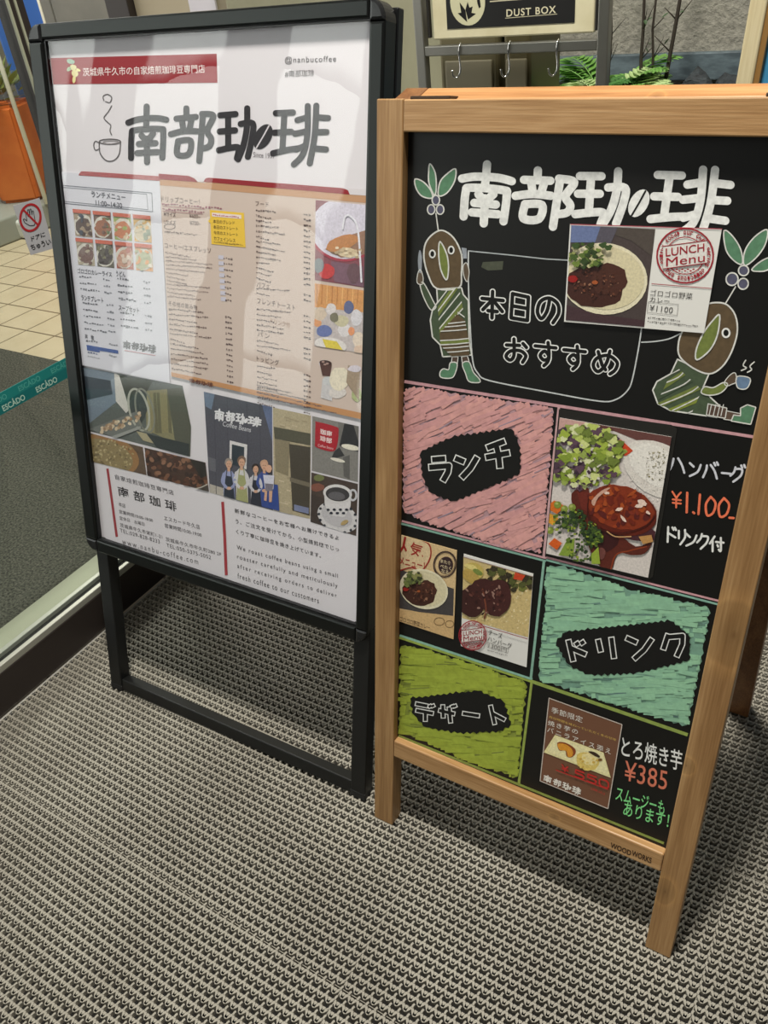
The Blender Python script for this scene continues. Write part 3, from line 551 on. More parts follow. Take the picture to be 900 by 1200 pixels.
a.poly([(380, 575), (412, 580), (411, 594), (404, 606), (388, 604), (381, 592)], (210, 208, 210), 7); a.blob(396, 578, 17, 10.5, (214, 212, 212), 8, .12, jit=0, n=24); a.blob(396, 579, 14, 8.2, (62, 60, 62), 9, .12, jit=0, n=24); a.blob(395, 581, 10, 5, (96, 94, 98), 10, .12, jit=0); ring(a, 414, 580, 4, 6, 2.4, (200, 200, 206), 8)
a.clip = [(365, 553.5), (419.5, 567), (417.5, 628), (364, 611.5)]
for i in range(7): a.blob(385 + i * 3.6, 597 + (i % 2) * 4, 2, 1.4, (40, 44, 56), 10)
a.blob(404, 612, 5, 2.4, (176, 152, 104), 10, -.5)
a.clip = None
a.build('photo_prints', poster, M_PHOTO)
# --- beige drinks menu sheet laid over the poster
sh = [(186, 205), (432, 226), (426, 492), (201, 441)]
NS = NP - 15 * STEP
menu = slab(FA, [FA.uv(x, y, NS) for x, y in reversed(sh)], NS, NS + .0006, 'drinks_menu_sheet', mat('menu_beige', (198, 182, 172), .6, spec=.3, k=GA), label='beige coffee and food price list on the right of the poster', cat='menu')
a = Art(FA, NS, GA); BR = (104, 84, 80)
a.poly([(186, 205), (238, 209), (234, 214), (241, 214.5), (238, 209.2), (432, 226), (432, 229), (431, 238), (187, 217)], (184, 142, 108), 1)
a.poly([(238.5, 213), (241, 209), (245, 208.2), (402, 220.5), (408, 223), (410, 228)], RED, 2); a.poly([(410, 228), (408, 223), (402, 220.5), (433, 222), (433, 229.5)], (206, 202, 206), 2)
a.poly([(186, 203.5), (221, 206), (228, 209), (232, 213.5), (186, 210)], RED, 2); a.poly([(221, 206), (228, 209), (232, 213.2), (238.5, 213), (241, 209), (245, 208), (220, 204)], (208, 204, 208), 2)
a.poly([(200.6, 436), (426.3, 484.5), (426, 492), (201, 441)], (186, 138, 96), 2)
a.text('ドリップコーヒー！', (189, 229.5), (234, 233), (189.3, 236.5), BR, 3, sp=1.1)
a.scribble(190, 239, 258, 244, 3.4, (150, 96, 110), 3); a.scribble(190.5, 244.5, 238, 248.5, 3.4, (150, 96, 110), 3); a.stroke([(191, 241.5), (240, 245)], .5, (150, 80, 90), 3); a.stroke([(191, 247.5), (238, 251)], .5, (150, 80, 90), 3)
a.text('Mサイズ', (192, 247.5), (206, 249), (192.3, 253), BR, 3, .01); a.text('¥600~', (222, 250.5), (235, 251.5), (222, 255), BR, 3); a.text('Lサイズ', (192.5, 257), (206, 258.5), (193, 262), BR, 3, .01); a.text('¥700~', (222.5, 258.5), (235.5, 259.5), (222.7, 263.5), BR, 3)
ring(a, 199, 265.5, 6.5, 3, .6, BR, 3); a.scribble(193, 271, 230, 275, 2.6, BR, 3)
a.poly([(246, 246), (286, 249.5), (288, 290), (248, 286)], (222, 186, 66), 3); a.poly([(248.5, 249), (283, 252), (283.2, 256.5), (248.7, 253.5)], (222, 210, 206), 4); a.poly([(243.5, 259), (247, 256), (247.2, 262)], (222, 186, 66), 3); a.scribble(250, 251.5, 281, 254.6, 2.4, (170, 60, 80), 5)
for i, s_ in enumerate(('本日のブレンド', '本日のストレート', '今月のストレート', 'カフェインレス')): w_ = (25, 29, 29, 26)[i]; a.text(s_, (250 + i * .25, 257 + i * 6.6), (250 + w_, 259 + i * 6.9), (250.2 + i * .25, 261.5 + i * 6.6), (84, 66, 30), 5, .004)
a.scribble(251, 283.3, 284, 287, 2.2, (110, 88, 40), 5)
a.text('コーヒー/エスプレッソ', (193, 284), (247, 290.5), (193.3, 290.5), BR, 3, sp=1.1)
a.text('その他の飲み物', (197.5, 352), (231, 357.5), (197.8, 358), BR, 3, sp=1.15)
y = 296
for i in range(12):
    yy = 296 + i * 4.6; a.scribble(194 + i * .25, yy, 194 + random.uniform(18, 60), yy + random.uniform(4, 5), 2.2, (120, 100, 98), 3)
for i in range(8): a.scribble(262 + i * .3, 302 + i * 7.0, 271, 303 + i * 7.0, 2.8, (92, 76, 76), 3); a.poly([(256 + i * .4, 299 + i * 7.0), (262 + i * .4, 299.4 + i * 7), (262 + i * .4, 304 + i * 7), (256 + i * .4, 303.6 + i * 7)], (192, 190, 204), 2)
for i in range(13): a.scribble(198 + i * .3, 362 + i * 5.8, 198 + random.uniform(12, 50), 366 + i * 6.0, 2.6, (104, 86, 84), 3); a.scribble(264 + i * .2, 371 + i * 6.3, 272, 372.5 + i * 6.3, 2.8, (92, 76, 76), 3)
a.text('フード', (299.5, 235.5), (315, 237), (299.6, 241), BR, 3, sp=1.1); a.text('パフェ', (301, 330), (316, 332.5), (301, 336), BR, 3, sp=1.1); a.text('フレンチトースト', (301.5, 349), (346, 357.5), (301.5, 355.5), BR, 3, sp=1.15); a.text('ドリンク付', (317, 372.5), (340, 378), (317, 379), (150, 110, 80), 3); a.text('パン', (302, 388), (316, 391), (302, 394), BR, 3, sp=1.3); a.text('トッピング', (301, 416.5), (327, 422), (301, 423), BR, 3, sp=1.1)
for i in range(38):
    yy = 246 + i * 6.1
    if any(abs(yy - h_) < 4.5 for h_ in (332, 352, 391, 419)): continue
    a.scribble(300 + i * .05, yy, 300 + random.uniform(14, 42), yy + random.uniform(2, 6), 2.7, (92, 76, 76), 3)
    a.scribble(356, yy + 5 + i * .16, 364, yy + 6 + i * .18, 3.0, (84, 70, 70), 3)
for i in range(4): a.scribble(301, 451 + i * 4.4, 340 + i * 18, 460 + i * 8, 2.0, (84, 80, 92), 3)
logo(a, [[(222 + i * 7, 442.8 + i * 1.5), (228.4 + i * 7, 444.2 + i * 1.5), (228.4 + i * 7, 449.2 + i * 1.5), (222 + i * 7, 447.8 + i * 1.5)] for i in range(4)], (104, 64, 50), .9, 3)
a.scribble(308, 465, 320, 468, 2.6, (104, 64, 50), 3); a.scribble(323, 468, 362, 477, 2.4, (130, 84, 60), 3)
a.build('printed_lettering', menu, M_INK)
a = Art(FA, NS, GA)
q = [(370, 234.5), (428.5, 240), (427, 337), (369, 328)]; photo(q, (132, 74, 84))
a.blob(404, 268, 40, 36, (206, 202, 216), 3, .1, jit=0, n=28); ring(a, 404, 268, 41, 37, 3, (164, 58, 76), 4, .1, start=0, end=.45); a.blob(401, 285, 20, 9, (186, 130, 84), 5, -.35); a.poly([(381, 292), (402, 278), (428, 270), (428, 298), (400, 302)], (150, 116, 96), 4); a.blob(408, 296, 12, 6, (214, 196, 164), 6, .1); a.blob(396, 294, 9, 5, (128, 104, 86), 5)
for i in range(20): a.blob(random.uniform(394, 424), random.uniform(290, 302), 2.2, 1.6, pick((222, 208, 180), (200, 180, 148), (176, 156, 128)), 7 + i % 3)
a.blob(383, 318, 9, 9, (190, 58, 60), 5); a.poly([(388, 306), (426, 312), (426, 336), (392, 330)], (120, 88, 104), 4); a.blob(374, 311, 6, 9, (120, 126, 130), 5); a.blob(415, 320, 8, 12, (104, 76, 84), 6); a.stroke([(402, 268), (405, 254), (412, 254), (420, 270), (424, 330)], 2.2, (222, 222, 230), 9, sm=True)
q = [(369, 332), (427, 340.5), (425.5, 414), (368.5, 405)]; photo(q, (206, 150, 92))
a.poly([(369, 360), (426, 366), (425, 414), (368, 405)], (190, 182, 182), 3)
for i in range(9): a.stroke([(372 + i * 6, 333), (371 + i * 6, 356)], 1.2, pick((224, 176, 116), (184, 124, 72)), 3)
for (x, y, rx, ry, c) in ((375, 368, 8, 8, (206, 190, 172)), (388, 362, 6, 7, (214, 208, 208)), (409, 360, 6, 8, (96, 104, 142)), (418, 372, 7, 10, (210, 208, 214)), (400, 376, 9, 7, (196, 190, 160)), (404, 387, 8, 8, (214, 210, 212)), (392, 372, 5, 6, (120, 116, 96)), (380, 388, 9, 7, (104, 118, 168)), (372, 378, 5, 5, (218, 156, 110)), (412, 388, 4, 5, (222, 150, 106)), (420, 398, 7, 9, (220, 206, 190))): a.blob(x, y, rx, ry, c, 4, n=12)
a.blob(388, 404, 19, 8.5, (218, 214, 212), 6, .18, jit=0, n=22); a.poly([(378, 397), (395, 400), (402, 410), (382, 407)], (214, 196, 74), 7); a.poly([(382, 407), (402, 410), (402, 413), (383, 411)], (186, 140, 84), 7); a.blob(423, 410, 8, 6, (214, 190, 170), 7)
a.clip = None
a.blob(381, 427, 7.5, 3.6, (206, 200, 208), 3, .1); a.poly([(374.5, 424), (389, 427), (387, 441), (378, 440)], (84, 56, 50), 4); a.blob(381.8, 425, 7.3, 3, (66, 44, 42), 5, .15, jit=.03)
for p_ in ((379, 424), (384, 426), (381, 427)): a.blob(p_[0], p_[1], 1.8, 1.2, (160, 130, 120), 6)
a.blob(384, 446, 6, 5, (196, 198, 200), 4); a.poly([(378, 444), (392, 447), (389, 470), (376, 466)], (196, 194, 196), 3); a.blob(398, 444, 12, 14, (222, 214, 194), 4, .2); a.blob(396, 460, 10, 7, (210, 204, 200), 3); a.poly([(408, 428), (422, 430), (421, 470), (406, 448)], (158, 140, 120), 4); a.blob(418, 462, 6, 9, (170, 180, 130), 4); a.blob(416, 432, 8, 4, (206, 200, 210), 5)
a.build('photo_prints', menu, M_PHOTO)
# --- white lunch menu sheet on the left
sh = [(70, 201), (187, 212), (199, 449), (92, 427)]
NL = NP - 19 * STEP
lun = slab(FA, [FA.uv(x, y, NL) for x, y in reversed(sh)], NL, NL + .0006, 'lunch_menu_sheet', mat('lunch_white', (206, 207, 216), .6, spec=.3, k=GA), label='white lunch menu sheet with eight dish photos on left of poster', cat='menu')
a = Art(FA, NL, GA); DK = (72, 74, 84)
a.poly([(93, 203.5), (95, 200.8), (100, 200.8), (187, 206.5), (187.3, 212), (92, 205.5)], (160, 76, 78), 2); a.stroke([(72, 217), (178, 226), (179, 248), (74, 238)], .7, (96, 100, 112), 2, closed=True); a.stroke([(74, 219.5), (172, 227.5), (173.5, 245.5), (76, 236)], .5, (96, 100, 112), 2, closed=True)
a.text('ランチメニュー', (107, 224), (147, 228), (107.5, 231), DK, 3, .012, sp=1.05); a.text('11:00~14:30', (112, 234.5), (143, 238), (112.5, 240.5), DK, 3, .01)
FOODS = [((84, 66, 60), (150, 132, 110), (60, 66, 80)), ((150, 100, 76), (110, 84, 72), (96, 112, 74)), ((190, 124, 90), (150, 164, 96), (206, 188, 160)), ((198, 186, 160), (206, 170, 110), (140, 150, 130)), ((110, 84, 78), (170, 160, 140), (120, 100, 94)), ((74, 66, 66), (96, 92, 80), (120, 116, 90)), ((190, 150, 132), (170, 96, 80), (206, 190, 176)), ((176, 180, 150), (214, 160, 110), (222, 214, 200))]
for r_ in range(2):
    for c_ in range(4):
        q4 = [(84, 243.5), (178, 252), (181, 319.5), (90.5, 311)]; e = .016
        Q = [quadpt(q4, c_ / 4 + e, r_ / 2 + e), quadpt(q4, (c_ + 1) / 4 - e, r_ / 2 + e), quadpt(q4, (c_ + 1) / 4 - e, (r_ + 1) / 2 - e), quadpt(q4, c_ / 4 + e, (r_ + 1) / 2 - e)]; cs = FOODS[r_ * 4 + c_]
        a.clip = None; a.poly(Q, cs[1], 2); a.clip = Q; m_ = quadpt(Q, .5, .58); a.blob(m_[0], m_[1], 11, 13, (200, 196, 186), 3, jit=.02); a.blob(m_[0], m_[1] + 1, 9, 10, cs[0], 4)
        for i in range(16): p_ = quadpt(Q, random.uniform(.1, .9), random.uniform(.22, .95)); a.blob(p_[0], p_[1], random.uniform(1.5, 3.6), random.uniform(1.2, 3), pick(*cs), 5 + i % 4, random.uniform(0, 3), n=9, jit=.2)
        a.poly([quadpt(Q, 0, 0), quadpt(Q, 1, 0), quadpt(Q, 1, .14), quadpt(Q, 0, .14)], (188, 96, 74), 10)
a.clip = None
a.text('ゴロゴロカレーライス', (91, 314), (131, 318.5), (91.3, 320), DK, 3, .012); a.text('うどん', (136, 317), (147, 318.5), (136.2, 323.5), DK, 3, .012); a.text('ランチプレート', (95, 345), (121, 349), (95.4, 351.5), DK, 3, .012); a.text('スープセット', (139, 357), (163, 360.5), (139.3, 363.5), DK, 3, .012); a.text('丼　物', (99.5, 391), (110, 393), (99.8, 397), DK, 3, .012)
for i in range(3): a.scribble(93 + i * .7, 323.5 + i * 7.5, 107 + i * 5, 325 + i * 8, 3, (86, 88, 98), 3); a.scribble(121 + i * .7, 327 + i * 7.6, 129 + i * .7, 328 + i * 7.6, 3, (120, 122, 132), 3)
for i in range(4): a.scribble(137.5 + i * .5, 326 + i * 7.8, 152 + i * 2, 328 + i * 8, 3, (86, 88, 98), 3); a.scribble(168 + i * .4, 330 + i * 7.9, 176 + i * .4, 331 + i * 8, 3, (120, 122, 132), 3)
for i in range(5): a.scribble(97 + i * .6, 354 + i * 7.8, 112 + i * 3, 356.5 + i * 8, 3, (86, 88, 98), 3); a.scribble(125 + i * .5, 357 + i * 7.8, 132 + i * .5, 358 + i * 7.8, 3, (120, 122, 132), 3)
for i in range(3): a.scribble(141 + i * .4, 365.5 + i * 8, 156 + i * 2, 368 + i * 8, 3, (86, 88, 98), 3); a.scribble(170 + i * .3, 370 + i * 8, 178 + i * .3, 371 + i * 8, 3, (120, 122, 132), 3)
a.scribble(101, 399, 113, 400.5, 3, (76, 78, 92), 3); a.poly([(101.5, 404), (138.5, 410.5), (139, 414.5), (117, 411), (117, 413), (102.3, 410.5)], (62, 88, 150), 3); a.scribble(103, 412.5, 115, 415, 3.2, (60, 74, 120), 3); a.scribble(103, 417, 117, 420, 1.8, (140, 142, 150), 3); a.scribble(128, 403, 136, 404.5, 2.6, (130, 132, 140), 3); a.scribble(128, 416, 137, 418.5, 2.6, (130, 132, 140), 3)
logo(a, [[(144.5 + i * 9.8, 398.5 + i * 1.6), (153.2 + i * 9.8, 400 + i * 1.6), (153.2 + i * 9.8, 409 + i * 1.6), (144.5 + i * 9.8, 407.5 + i * 1.6)] for i in range(4)], (92, 92, 98), 1.3, 3); a.stroke([(146, 410.5), (182, 416.5)], .6, (180, 100, 110), 3)
a.build('printed_menu', lun, M_PHOTO)

# ================================================================== WOODEN CHALKBOARD
W_, H_, PW, RT_, RB0, RB1 = .4879, 1.0765, .0349, 1.0433, .1483, .1803
wc = dict(rough=.42, k=1.0)
KN = (.455 + .018, .0)
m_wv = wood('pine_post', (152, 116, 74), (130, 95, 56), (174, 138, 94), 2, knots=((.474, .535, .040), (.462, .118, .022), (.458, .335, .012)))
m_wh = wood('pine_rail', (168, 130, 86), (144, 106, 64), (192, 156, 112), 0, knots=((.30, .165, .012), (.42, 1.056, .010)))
m_wd = wood('pine_rear_shaded', (120, 80, 46), (98, 62, 34), (140, 98, 60), 2)  # rear frame: same pine, shade behind the board put into a darker colour
sign = thing('chalkboard_sign', 'wooden A-frame chalkboard sign with hand-drawn menu on the entrance mat', 'sign board', FB.M)
MB().box(0, PW, 0, .028, 0.001, H_, .0014).build('post', sign, m_wv); MB().box(W_ - PW, W_, 0, .028, 0.001, H_, .0014).build('post', sign, m_wv)
MB().box(PW + .0003, W_ - PW - .0003, 0, .028, RT_, H_ - .0008, .0014).build('top_rail', sign, m_wh)
br = MB().box(PW + .0003, W_ - PW - .0003, 0, .028, RB0, RB1, .0022).build('bottom_rail', sign, m_wh)
m_board = mat('blackboard', (17, 17, 15), .42, spec=.35)
NB = .012
panel = MB().box(PW - .006, W_ - PW + .006, NB, NB + .006, RB1 - .006, RT_ + .006, 0).build('board_panel', sign, m_board)
a = Art(FB, -.0002); a.text('WOOD', (716, 987), (740, 997), (715, 993), (58, 40, 26), 1, .02); a.text('WORKS', (741, 996), (764, 1005.5), (740, 1002.5), (58, 40, 26), 1, .02); a.build('burnt_lettering', br, M_INK)
# rear frame
inv = FB.M.inverted(); RBB = board_frame((-.547, .628 + 2 * H_ * math.sin(.20976) + .058, 0), .00249, -.20976); RM = inv @ RBB.M
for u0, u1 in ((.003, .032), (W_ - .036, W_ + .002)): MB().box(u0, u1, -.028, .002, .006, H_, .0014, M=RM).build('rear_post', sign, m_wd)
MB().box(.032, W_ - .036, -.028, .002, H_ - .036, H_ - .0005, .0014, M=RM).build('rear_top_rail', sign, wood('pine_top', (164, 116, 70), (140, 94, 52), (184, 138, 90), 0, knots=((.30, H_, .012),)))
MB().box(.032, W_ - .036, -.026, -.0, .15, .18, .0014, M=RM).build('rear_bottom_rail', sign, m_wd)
hg = mat('hinge_brown', (70, 58, 48), .4, .6)
for u in (.034, W_ - .085): MB().box(u, u + .050, .016, .036, H_ - .0005, H_ + .003, .0008).build('hinge', sign, hg)

GB = 1.0
OG = {'ラ': [[(.15, .06), (.8, .06)], [(.0, .38), (1, .38), (.95, .65), (.7, 1.0)]], 'ン': [[(.0, .08), (.4, .28)], [(1, .12), (.7, .6), (.3, 1.0)]], 'チ': [[(.05, .2), (.8, .0)], [(.0, .56), (1, .46)], [(.45, .16), (.55, .55), (.6, 1)]],
 'ド': [[(.1, .0), (.35, 1)], [(.25, .38), (1, .68)], [(.5, .1), (.6, .24)], [(.78, .04), (.88, .18)]], 'リ': [[(.05, .1), (.2, .68)], [(.8, .0), (.95, 1)]], 'ク': [[(.25, .0), (.0, .68)], [(.25, .12), (1, .06), (.98, .45), (.7, 1)]],
 'デ': [[(.0, .1), (.68, .16)], [(.02, .46), (1, .54)], [(.55, .5), (.55, 1)], [(.78, .1), (.86, .22)], [(.96, .06), (1.02, .18)]], 'ザ': [[(0, .42), (1, .52)], [(.25, .12), (.28, .78)], [(.66, .2), (.72, .7), (.76, 1)], [(.84, .08), (.9, .2)], [(1, .04), (1.06, .16)]], 'ー': [[(0, .45), (1, .6)]], 'ト': [[(.15, 0), (.4, 1)], [(.28, .42), (1, .7)]],
 '本': [[(0, .3), (1, .3)], [(.5, 0), (.47, 1)], [(.45, .35), (.04, .72)], [(.55, .35), (.96, .72)], [(.28, .74), (.72, .74)]], '日': [[(.12, .03), (.95, .1), (.9, 1), (.04, .96), (.12, .03)], [(.1, .5), (.92, .54)]],
 'の': [[(.56, .12), (.45, .55), (.2, .88), (.02, .62), (.15, .2), (.55, .02), (.93, .22), (.97, .6), (.72, 1)]], 'お': [[(.05, .3), (.66, .26)], [(.4, .0), (.4, .72), (.22, .96), (.03, .8), (.25, .55), (.7, .5), (.95, .7), (.8, 1)], [(.82, .16), (.98, .32)]],
 'す': [[(0, .2), (1, .2)], [(.62, 0), (.66, .6), (.42, .76), (.24, .58), (.46, .38), (.66, .58), (.6, .82), (.42, 1)]], 'め': [[(.2, .12), (.36, .66), (.5, .84)], [(.68, .05), (.52, .6), (.2, .95), (.0, .72), (.15, .4), (.6, .24), (.97, .48), (.9, .8), (.68, 1)]]}
def OUTL(a, chars, w, wi, L, sl, sq=False):
    """hollow marker letters: each thick stroke in white, its core in board black"""
    for wd, col, l in ((w, WHT, L), (wi, (17, 17, 15), L + 1)):
        for ch, x0, y0, x1, y1 in chars:
            e = w / 2
            for st in OG[ch]:
                pts = [(x0 + e + p[0] * (x1 - x0 - w), y0 + e + p[1] * (y1 - y0 - w) + (p[0] - .5) * (x1 - x0) * sl) for p in st]
                if sq:
                    k = (w - wd) / 2 - w / 2 * .35; q0, q1 = pts[0], pts[1]; l_ = math.hypot(q1[0] - q0[0], q1[1] - q0[1]); pts[0] = (q0[0] + (q1[0] - q0[0]) * k / l_, q0[1] + (q1[1] - q0[1]) * k / l_)
                    q0, q1 = pts[-1], pts[-2]; l_ = math.hypot(q1[0] - q0[0], q1[1] - q0[1]); pts[-1] = (q0[0] + (q1[0] - q0[0]) * k / l_, q0[1] + (q1[1] - q0[1]) * k / l_)
                    a.stroke(pts, wd, col, l, cap=False)
                    for p in pts[1:-1]: a.blob(p[0], p[1], wd / 2, wd / 2, col, l, jit=0, n=12)
                else: a.stroke(pts, wd, col, l, sm=len(st) > 5)
LAV, ORG, WHT, PNK, MNT, LIM = (210, 212, 220), (236, 120, 84), (228, 229, 226), (214, 152, 150), (140, 184, 162), (150, 166, 74)
a = Art(FB, NB, GB)
logo(a, [[(538, 188), (604, 193), (601, 263), (537, 258)], [(604, 193), (676, 200), (672, 265), (602, 263)], [(676, 197), (757, 200), (757, 264), (674, 262)], [(764, 196), (858, 198), (850, 276), (760, 268)]], WHT, 9.8, 3, (20, 20, 18))
OUTL(a, [('本', 561.6, 338, 593.3, 376), ('日', 594.7, 340.5, 624, 378), ('の', 626, 345, 659, 381)], 7.0, 4.3, 3, .08); OUTL(a, [('お', 589, 394, 621, 427), ('す', 624, 397.5, 655, 432), ('す', 657.5, 402, 689.5, 436), ('め', 692, 406, 727.5, 441)], 6.8, 4.1, 3, .08)
OUTL(a, [('ラ', 499.6, 531.5, 531, 567.6), ('ン', 530, 529, 564, 563), ('チ', 566, 513, 601.5, 552)], 8.6, 6.0, 14, -.06, True)
OUTL(a, [('ド', 660.7, 746, 690.5, 777.5), ('リ', 696.7, 743, 724.7, 774), ('ン', 731, 741, 768, 775), ('ク', 774, 739, 804, 772)], 7.4, 4.9, 14, .0, True)
OUTL(a, [('デ', 485, 820, 511, 847), ('ザ', 512, 820.5, 536, 848.5), ('ー', 540, 830, 565, 843), ('ト', 569.6, 824, 595, 851)], 5.8, 3.6, 14, .08, True)
# handwriting, stroke by stroke where the hand is plain
def hw(x, y, w, h, sl, strokes, col, lw):
    for st in strokes: a.stroke([(x + p[0] * w, y + p[1] * h + p[0] * w * sl) for p in st], lw, col, 4, sm=len(st) > 2)
HA = [[(.3, .15), (.22, .5), (0, .95)], [(.6, .1), (.85, .5), (1, .95)]]; NN = [[(.1, .15), (.4, .35)], [(.95, .2), (.7, .65), (.1, .95)]]
BA = [[(.25, .2), (.2, .5), (0, .95)], [(.5, .15), (.75, .5), (.9, .95)], [(.72, 0), (.8, .15)], [(.9, -.05), (.98, .1)]]; DSH = [[(0, .5), (1, .5)]]
GU = [[(.35, .1), (.25, .4), (0, .65)], [(.35, .2), (.8, .2), (.7, .6), (.2, 1)], [(.75, -.05), (.82, .1)], [(.95, -.1), (1.02, .05)]]
for i, (g_, w_) in enumerate(((HA, 18), (NN, 15), (BA, 18), (DSH, 10), (GU, 17))): hw((784, 807, 824, 846, 856)[i], (534, 539.5, 541, 544.5, 545)[i], w_, 19, .1, g_, LAV, 2.6)
hw(788, 576, 10, 18, .1, [[(0, 0), (.5, .4)], [(1, 0), (.5, .4), (.45, 1)], [(.05, .5), (1, .5)], [(.05, .72), (1, .72)]], ORG, 2.2)
for i, g_ in enumerate(([[(.5, 0), (.4, 1)]], [[(.4, .95), (.6, 1)]], [[(.6, 0), (.4, 1)]], [[(.5, 0), (.1, .4), (.2, .95), (.7, .8), (.9, .3), (.5, 0)]], [[(.5, 0), (.1, .4), (.2, .95), (.7, .8), (.9, .3), (.5, 0)]], [[(0, 1), (.4, 1)]])): hw((802, 810, 815, 826, 841, 855)[i], (577, 578, 579, 581.5, 583, 583.5)[i], (7, 6, 9, 14, 15, 12)[i], 23, .08, g_, ORG, 2.8)
DO = [[(.3, 0), (.25, 1)], [(.3, .4), (.9, .65)], [(.65, 0), (.75, .15)], [(.85, 0), (.95, .15)]]; RI = [[(.15, .1), (.15, .6)], [(.8, .0), (.8, .5), (.3, 1)]]; KU = [[(.4, 0), (.3, .3), (0, .6)], [(.35, .15), (.9, .15), (.8, .55), (.3, 1)]]
TK = [[(.35, 0), (0, .5)], [(.2, .3), (.2, 1)], [(.45, .35), (1, .35)], [(.8, .05), (.8, .9), (.65, .85)], [(.55, .55), (.6, .65)]]
for i, g_ in enumerate((DO, RI, NN, KU, TK)): hw((779, 794, 803, 817, 832)[i], (617, 620, 622.5, 625, 628)[i], (14, 11, 14, 14, 16)[i], 17.5, .1, g_, WHT, 2.5)
a.text('とろ焼き芋', (729, 862), (800, 880), (728, 886), WHT, 4, .009, sp=.98); a.text('¥385', (733, 891), (783, 903), (731, 914), (214, 122, 96), 4, .004, sp=1.05)
a.text('スムージーも', (723, 921), (780, 939), (721, 937), (132, 220, 140), 4, .008, sp=.98); a.text('あります！', (732, 939), (785, 954), (730, 955), (132, 220, 140), 4, .008, sp=.98)
a.build('chalk_lettering', panel, M_CHALK)
# --- drawings: mug outline and the two bean-headed figures
a = Art(FB, NB, GB); OUT = (214, 214, 208); BRN = (92, 76, 54); GRN = (88, 130, 100); OLV = (112, 124, 62); DKG = (70, 84, 62); BLU = (84, 84, 104)
a.stroke([(549, 294), (600, 299), (640, 303.5), (668, 305)], 1.4, (170, 176, 178), 2); a.stroke([(549, 294), (549, 330), (551, 380), (554, 422), (560, 437), (574, 446), (640, 459), (702, 470), (722, 468), (735, 458), (741, 445), (748, 410), (752, 384)], 1.6, (196, 200, 200), 2, sm=True)
a.stroke([(752, 401), (768, 400), (784, 397), (797, 391)], 1.5, (196, 200, 200), 2, sm=True); a.poly([(566, 307), (590, 306), (589, 316), (572, 317), (564, 313)], (76, 80, 66), 1); a.stroke([(544, 300), (539, 296)], .8, OUT, 2)
def filled(pts, col, L, w=1.6, sm=True, oc=OUT):
    pp = smooth(pts, True, 4) if sm else pts; a.poly(pp, col, L); a.stroke(pp, w, oc, L + 1, closed=True)
filled([(486.5, 210), (496, 213), (505, 223), (506.5, 232), (495, 230), (488, 221)], GRN, 2); filled([(504, 192), (510, 202), (511.5, 218), (509.5, 229), (503, 215), (502.5, 202)], GRN, 2); filled([(534, 198), (533, 212), (524, 226), (514, 229), (516, 213), (525, 203)], GRN, 2)
a.stroke([(511, 250), (514, 272)], 1.4, OUT, 2)
for x_, y_, r_ in ((511, 234.5, 4.6), (505.5, 245.5, 4.6), (516, 245.5, 4.6)): a.blob(x_, y_, r_ - .6, r_ + .7, BLU, 3, jit=0, n=16); ring(a, x_, y_, r_ - .2, r_ + 1.1, 1.5, OUT, 4, n=16)
filled([(519, 270), (532, 279), (541, 298), (541, 320), (538, 337), (512, 338), (502, 322), (497, 302), (499, 285), (508, 274)], BRN, 3, 1.8)
for x_, y_ in ((507, 297.5), (529, 293)): a.blob(x_, y_, 3.4, 4.6, (14, 14, 12), 5, jit=0, n=14); ring(a, x_, y_, 3.2, 4.3, 1.8, (226, 226, 222), 6, n=14)
filled([(516, 283), (524, 298), (526, 315), (523.5, 328), (517, 316), (514.5, 298)], OLV, 6, 1.6)
a.poly(smooth([(492, 293), (494.5, 300), (494, 318), (491, 318), (490, 303)], True), (150, 156, 164), 3); filled([(490, 320), (493, 316), (496, 325), (495, 333), (489, 331)], (96, 82, 66), 3, 1.0)
filled([(492.5, 334), (497, 332), (508, 353), (511, 360), (505, 363), (497, 349)], DKG, 2, 1.3)
a.poly([(541, 290), (547, 291), (547.5, 303), (543, 303)], (150, 156, 164), 3); filled([(543, 312), (547, 308), (550, 318), (548, 330), (544, 324)], (96, 82, 66), 3, 1.0)
body = [(512, 339), (541, 337), (543, 345), (549, 352), (550, 400), (553, 416), (519, 418), (516, 404), (507, 395), (504.5, 375), (507, 363), (513, 354)]
filled(body, DKG, 2, 1.6, sm=False); a.clip = body
for p0, p1, c_ in (((500, 385), (534, 336), OLV), ((503, 392), (540, 342), DKG), ((506, 398), (548, 352), OLV)): a.stroke([p0, p1], 7, c_, 4, cap=False)
for p0, p1 in (((500, 372), (528, 335)), ((501, 381), (535, 336)), ((503, 389), (541, 341)), ((506, 396), (546, 348)), ((511, 398), (549, 354)), ((537, 366), (551, 376)), ((534, 370), (551, 384))): a.stroke([p0, p1], 1.3, OUT, 5)
a.poly([(514, 392), (536, 368), (551, 380), (554, 418), (518, 420)], BRN, 6); a.poly([(516, 399), (551, 396), (552, 402), (517, 404)], OLV, 7)
for yy in (379, 383, 388, 399, 404, 408, 413): a.stroke([(515 + max(0, 390 - yy), yy), (535, yy - 1), (553, yy - 3)], 1.3, OUT, 8)
a.clip = None
filled([(530, 418), (537, 418), (536, 428), (529, 426)], (82, 66, 56), 2, 1.0, sm=False); filled([(541, 418), (548, 417), (550, 424), (542, 426)], (82, 66, 56), 2, 1.0, sm=False)
filled([(528, 425), (536, 426), (533, 439), (528, 443), (517, 442), (516, 436), (520, 432), (526, 433)], GRN, 4, 1.3); filled([(542, 426), (550, 424), (555, 436), (562, 444), (562, 448), (550, 447), (546, 438)], GRN, 4, 1.3)
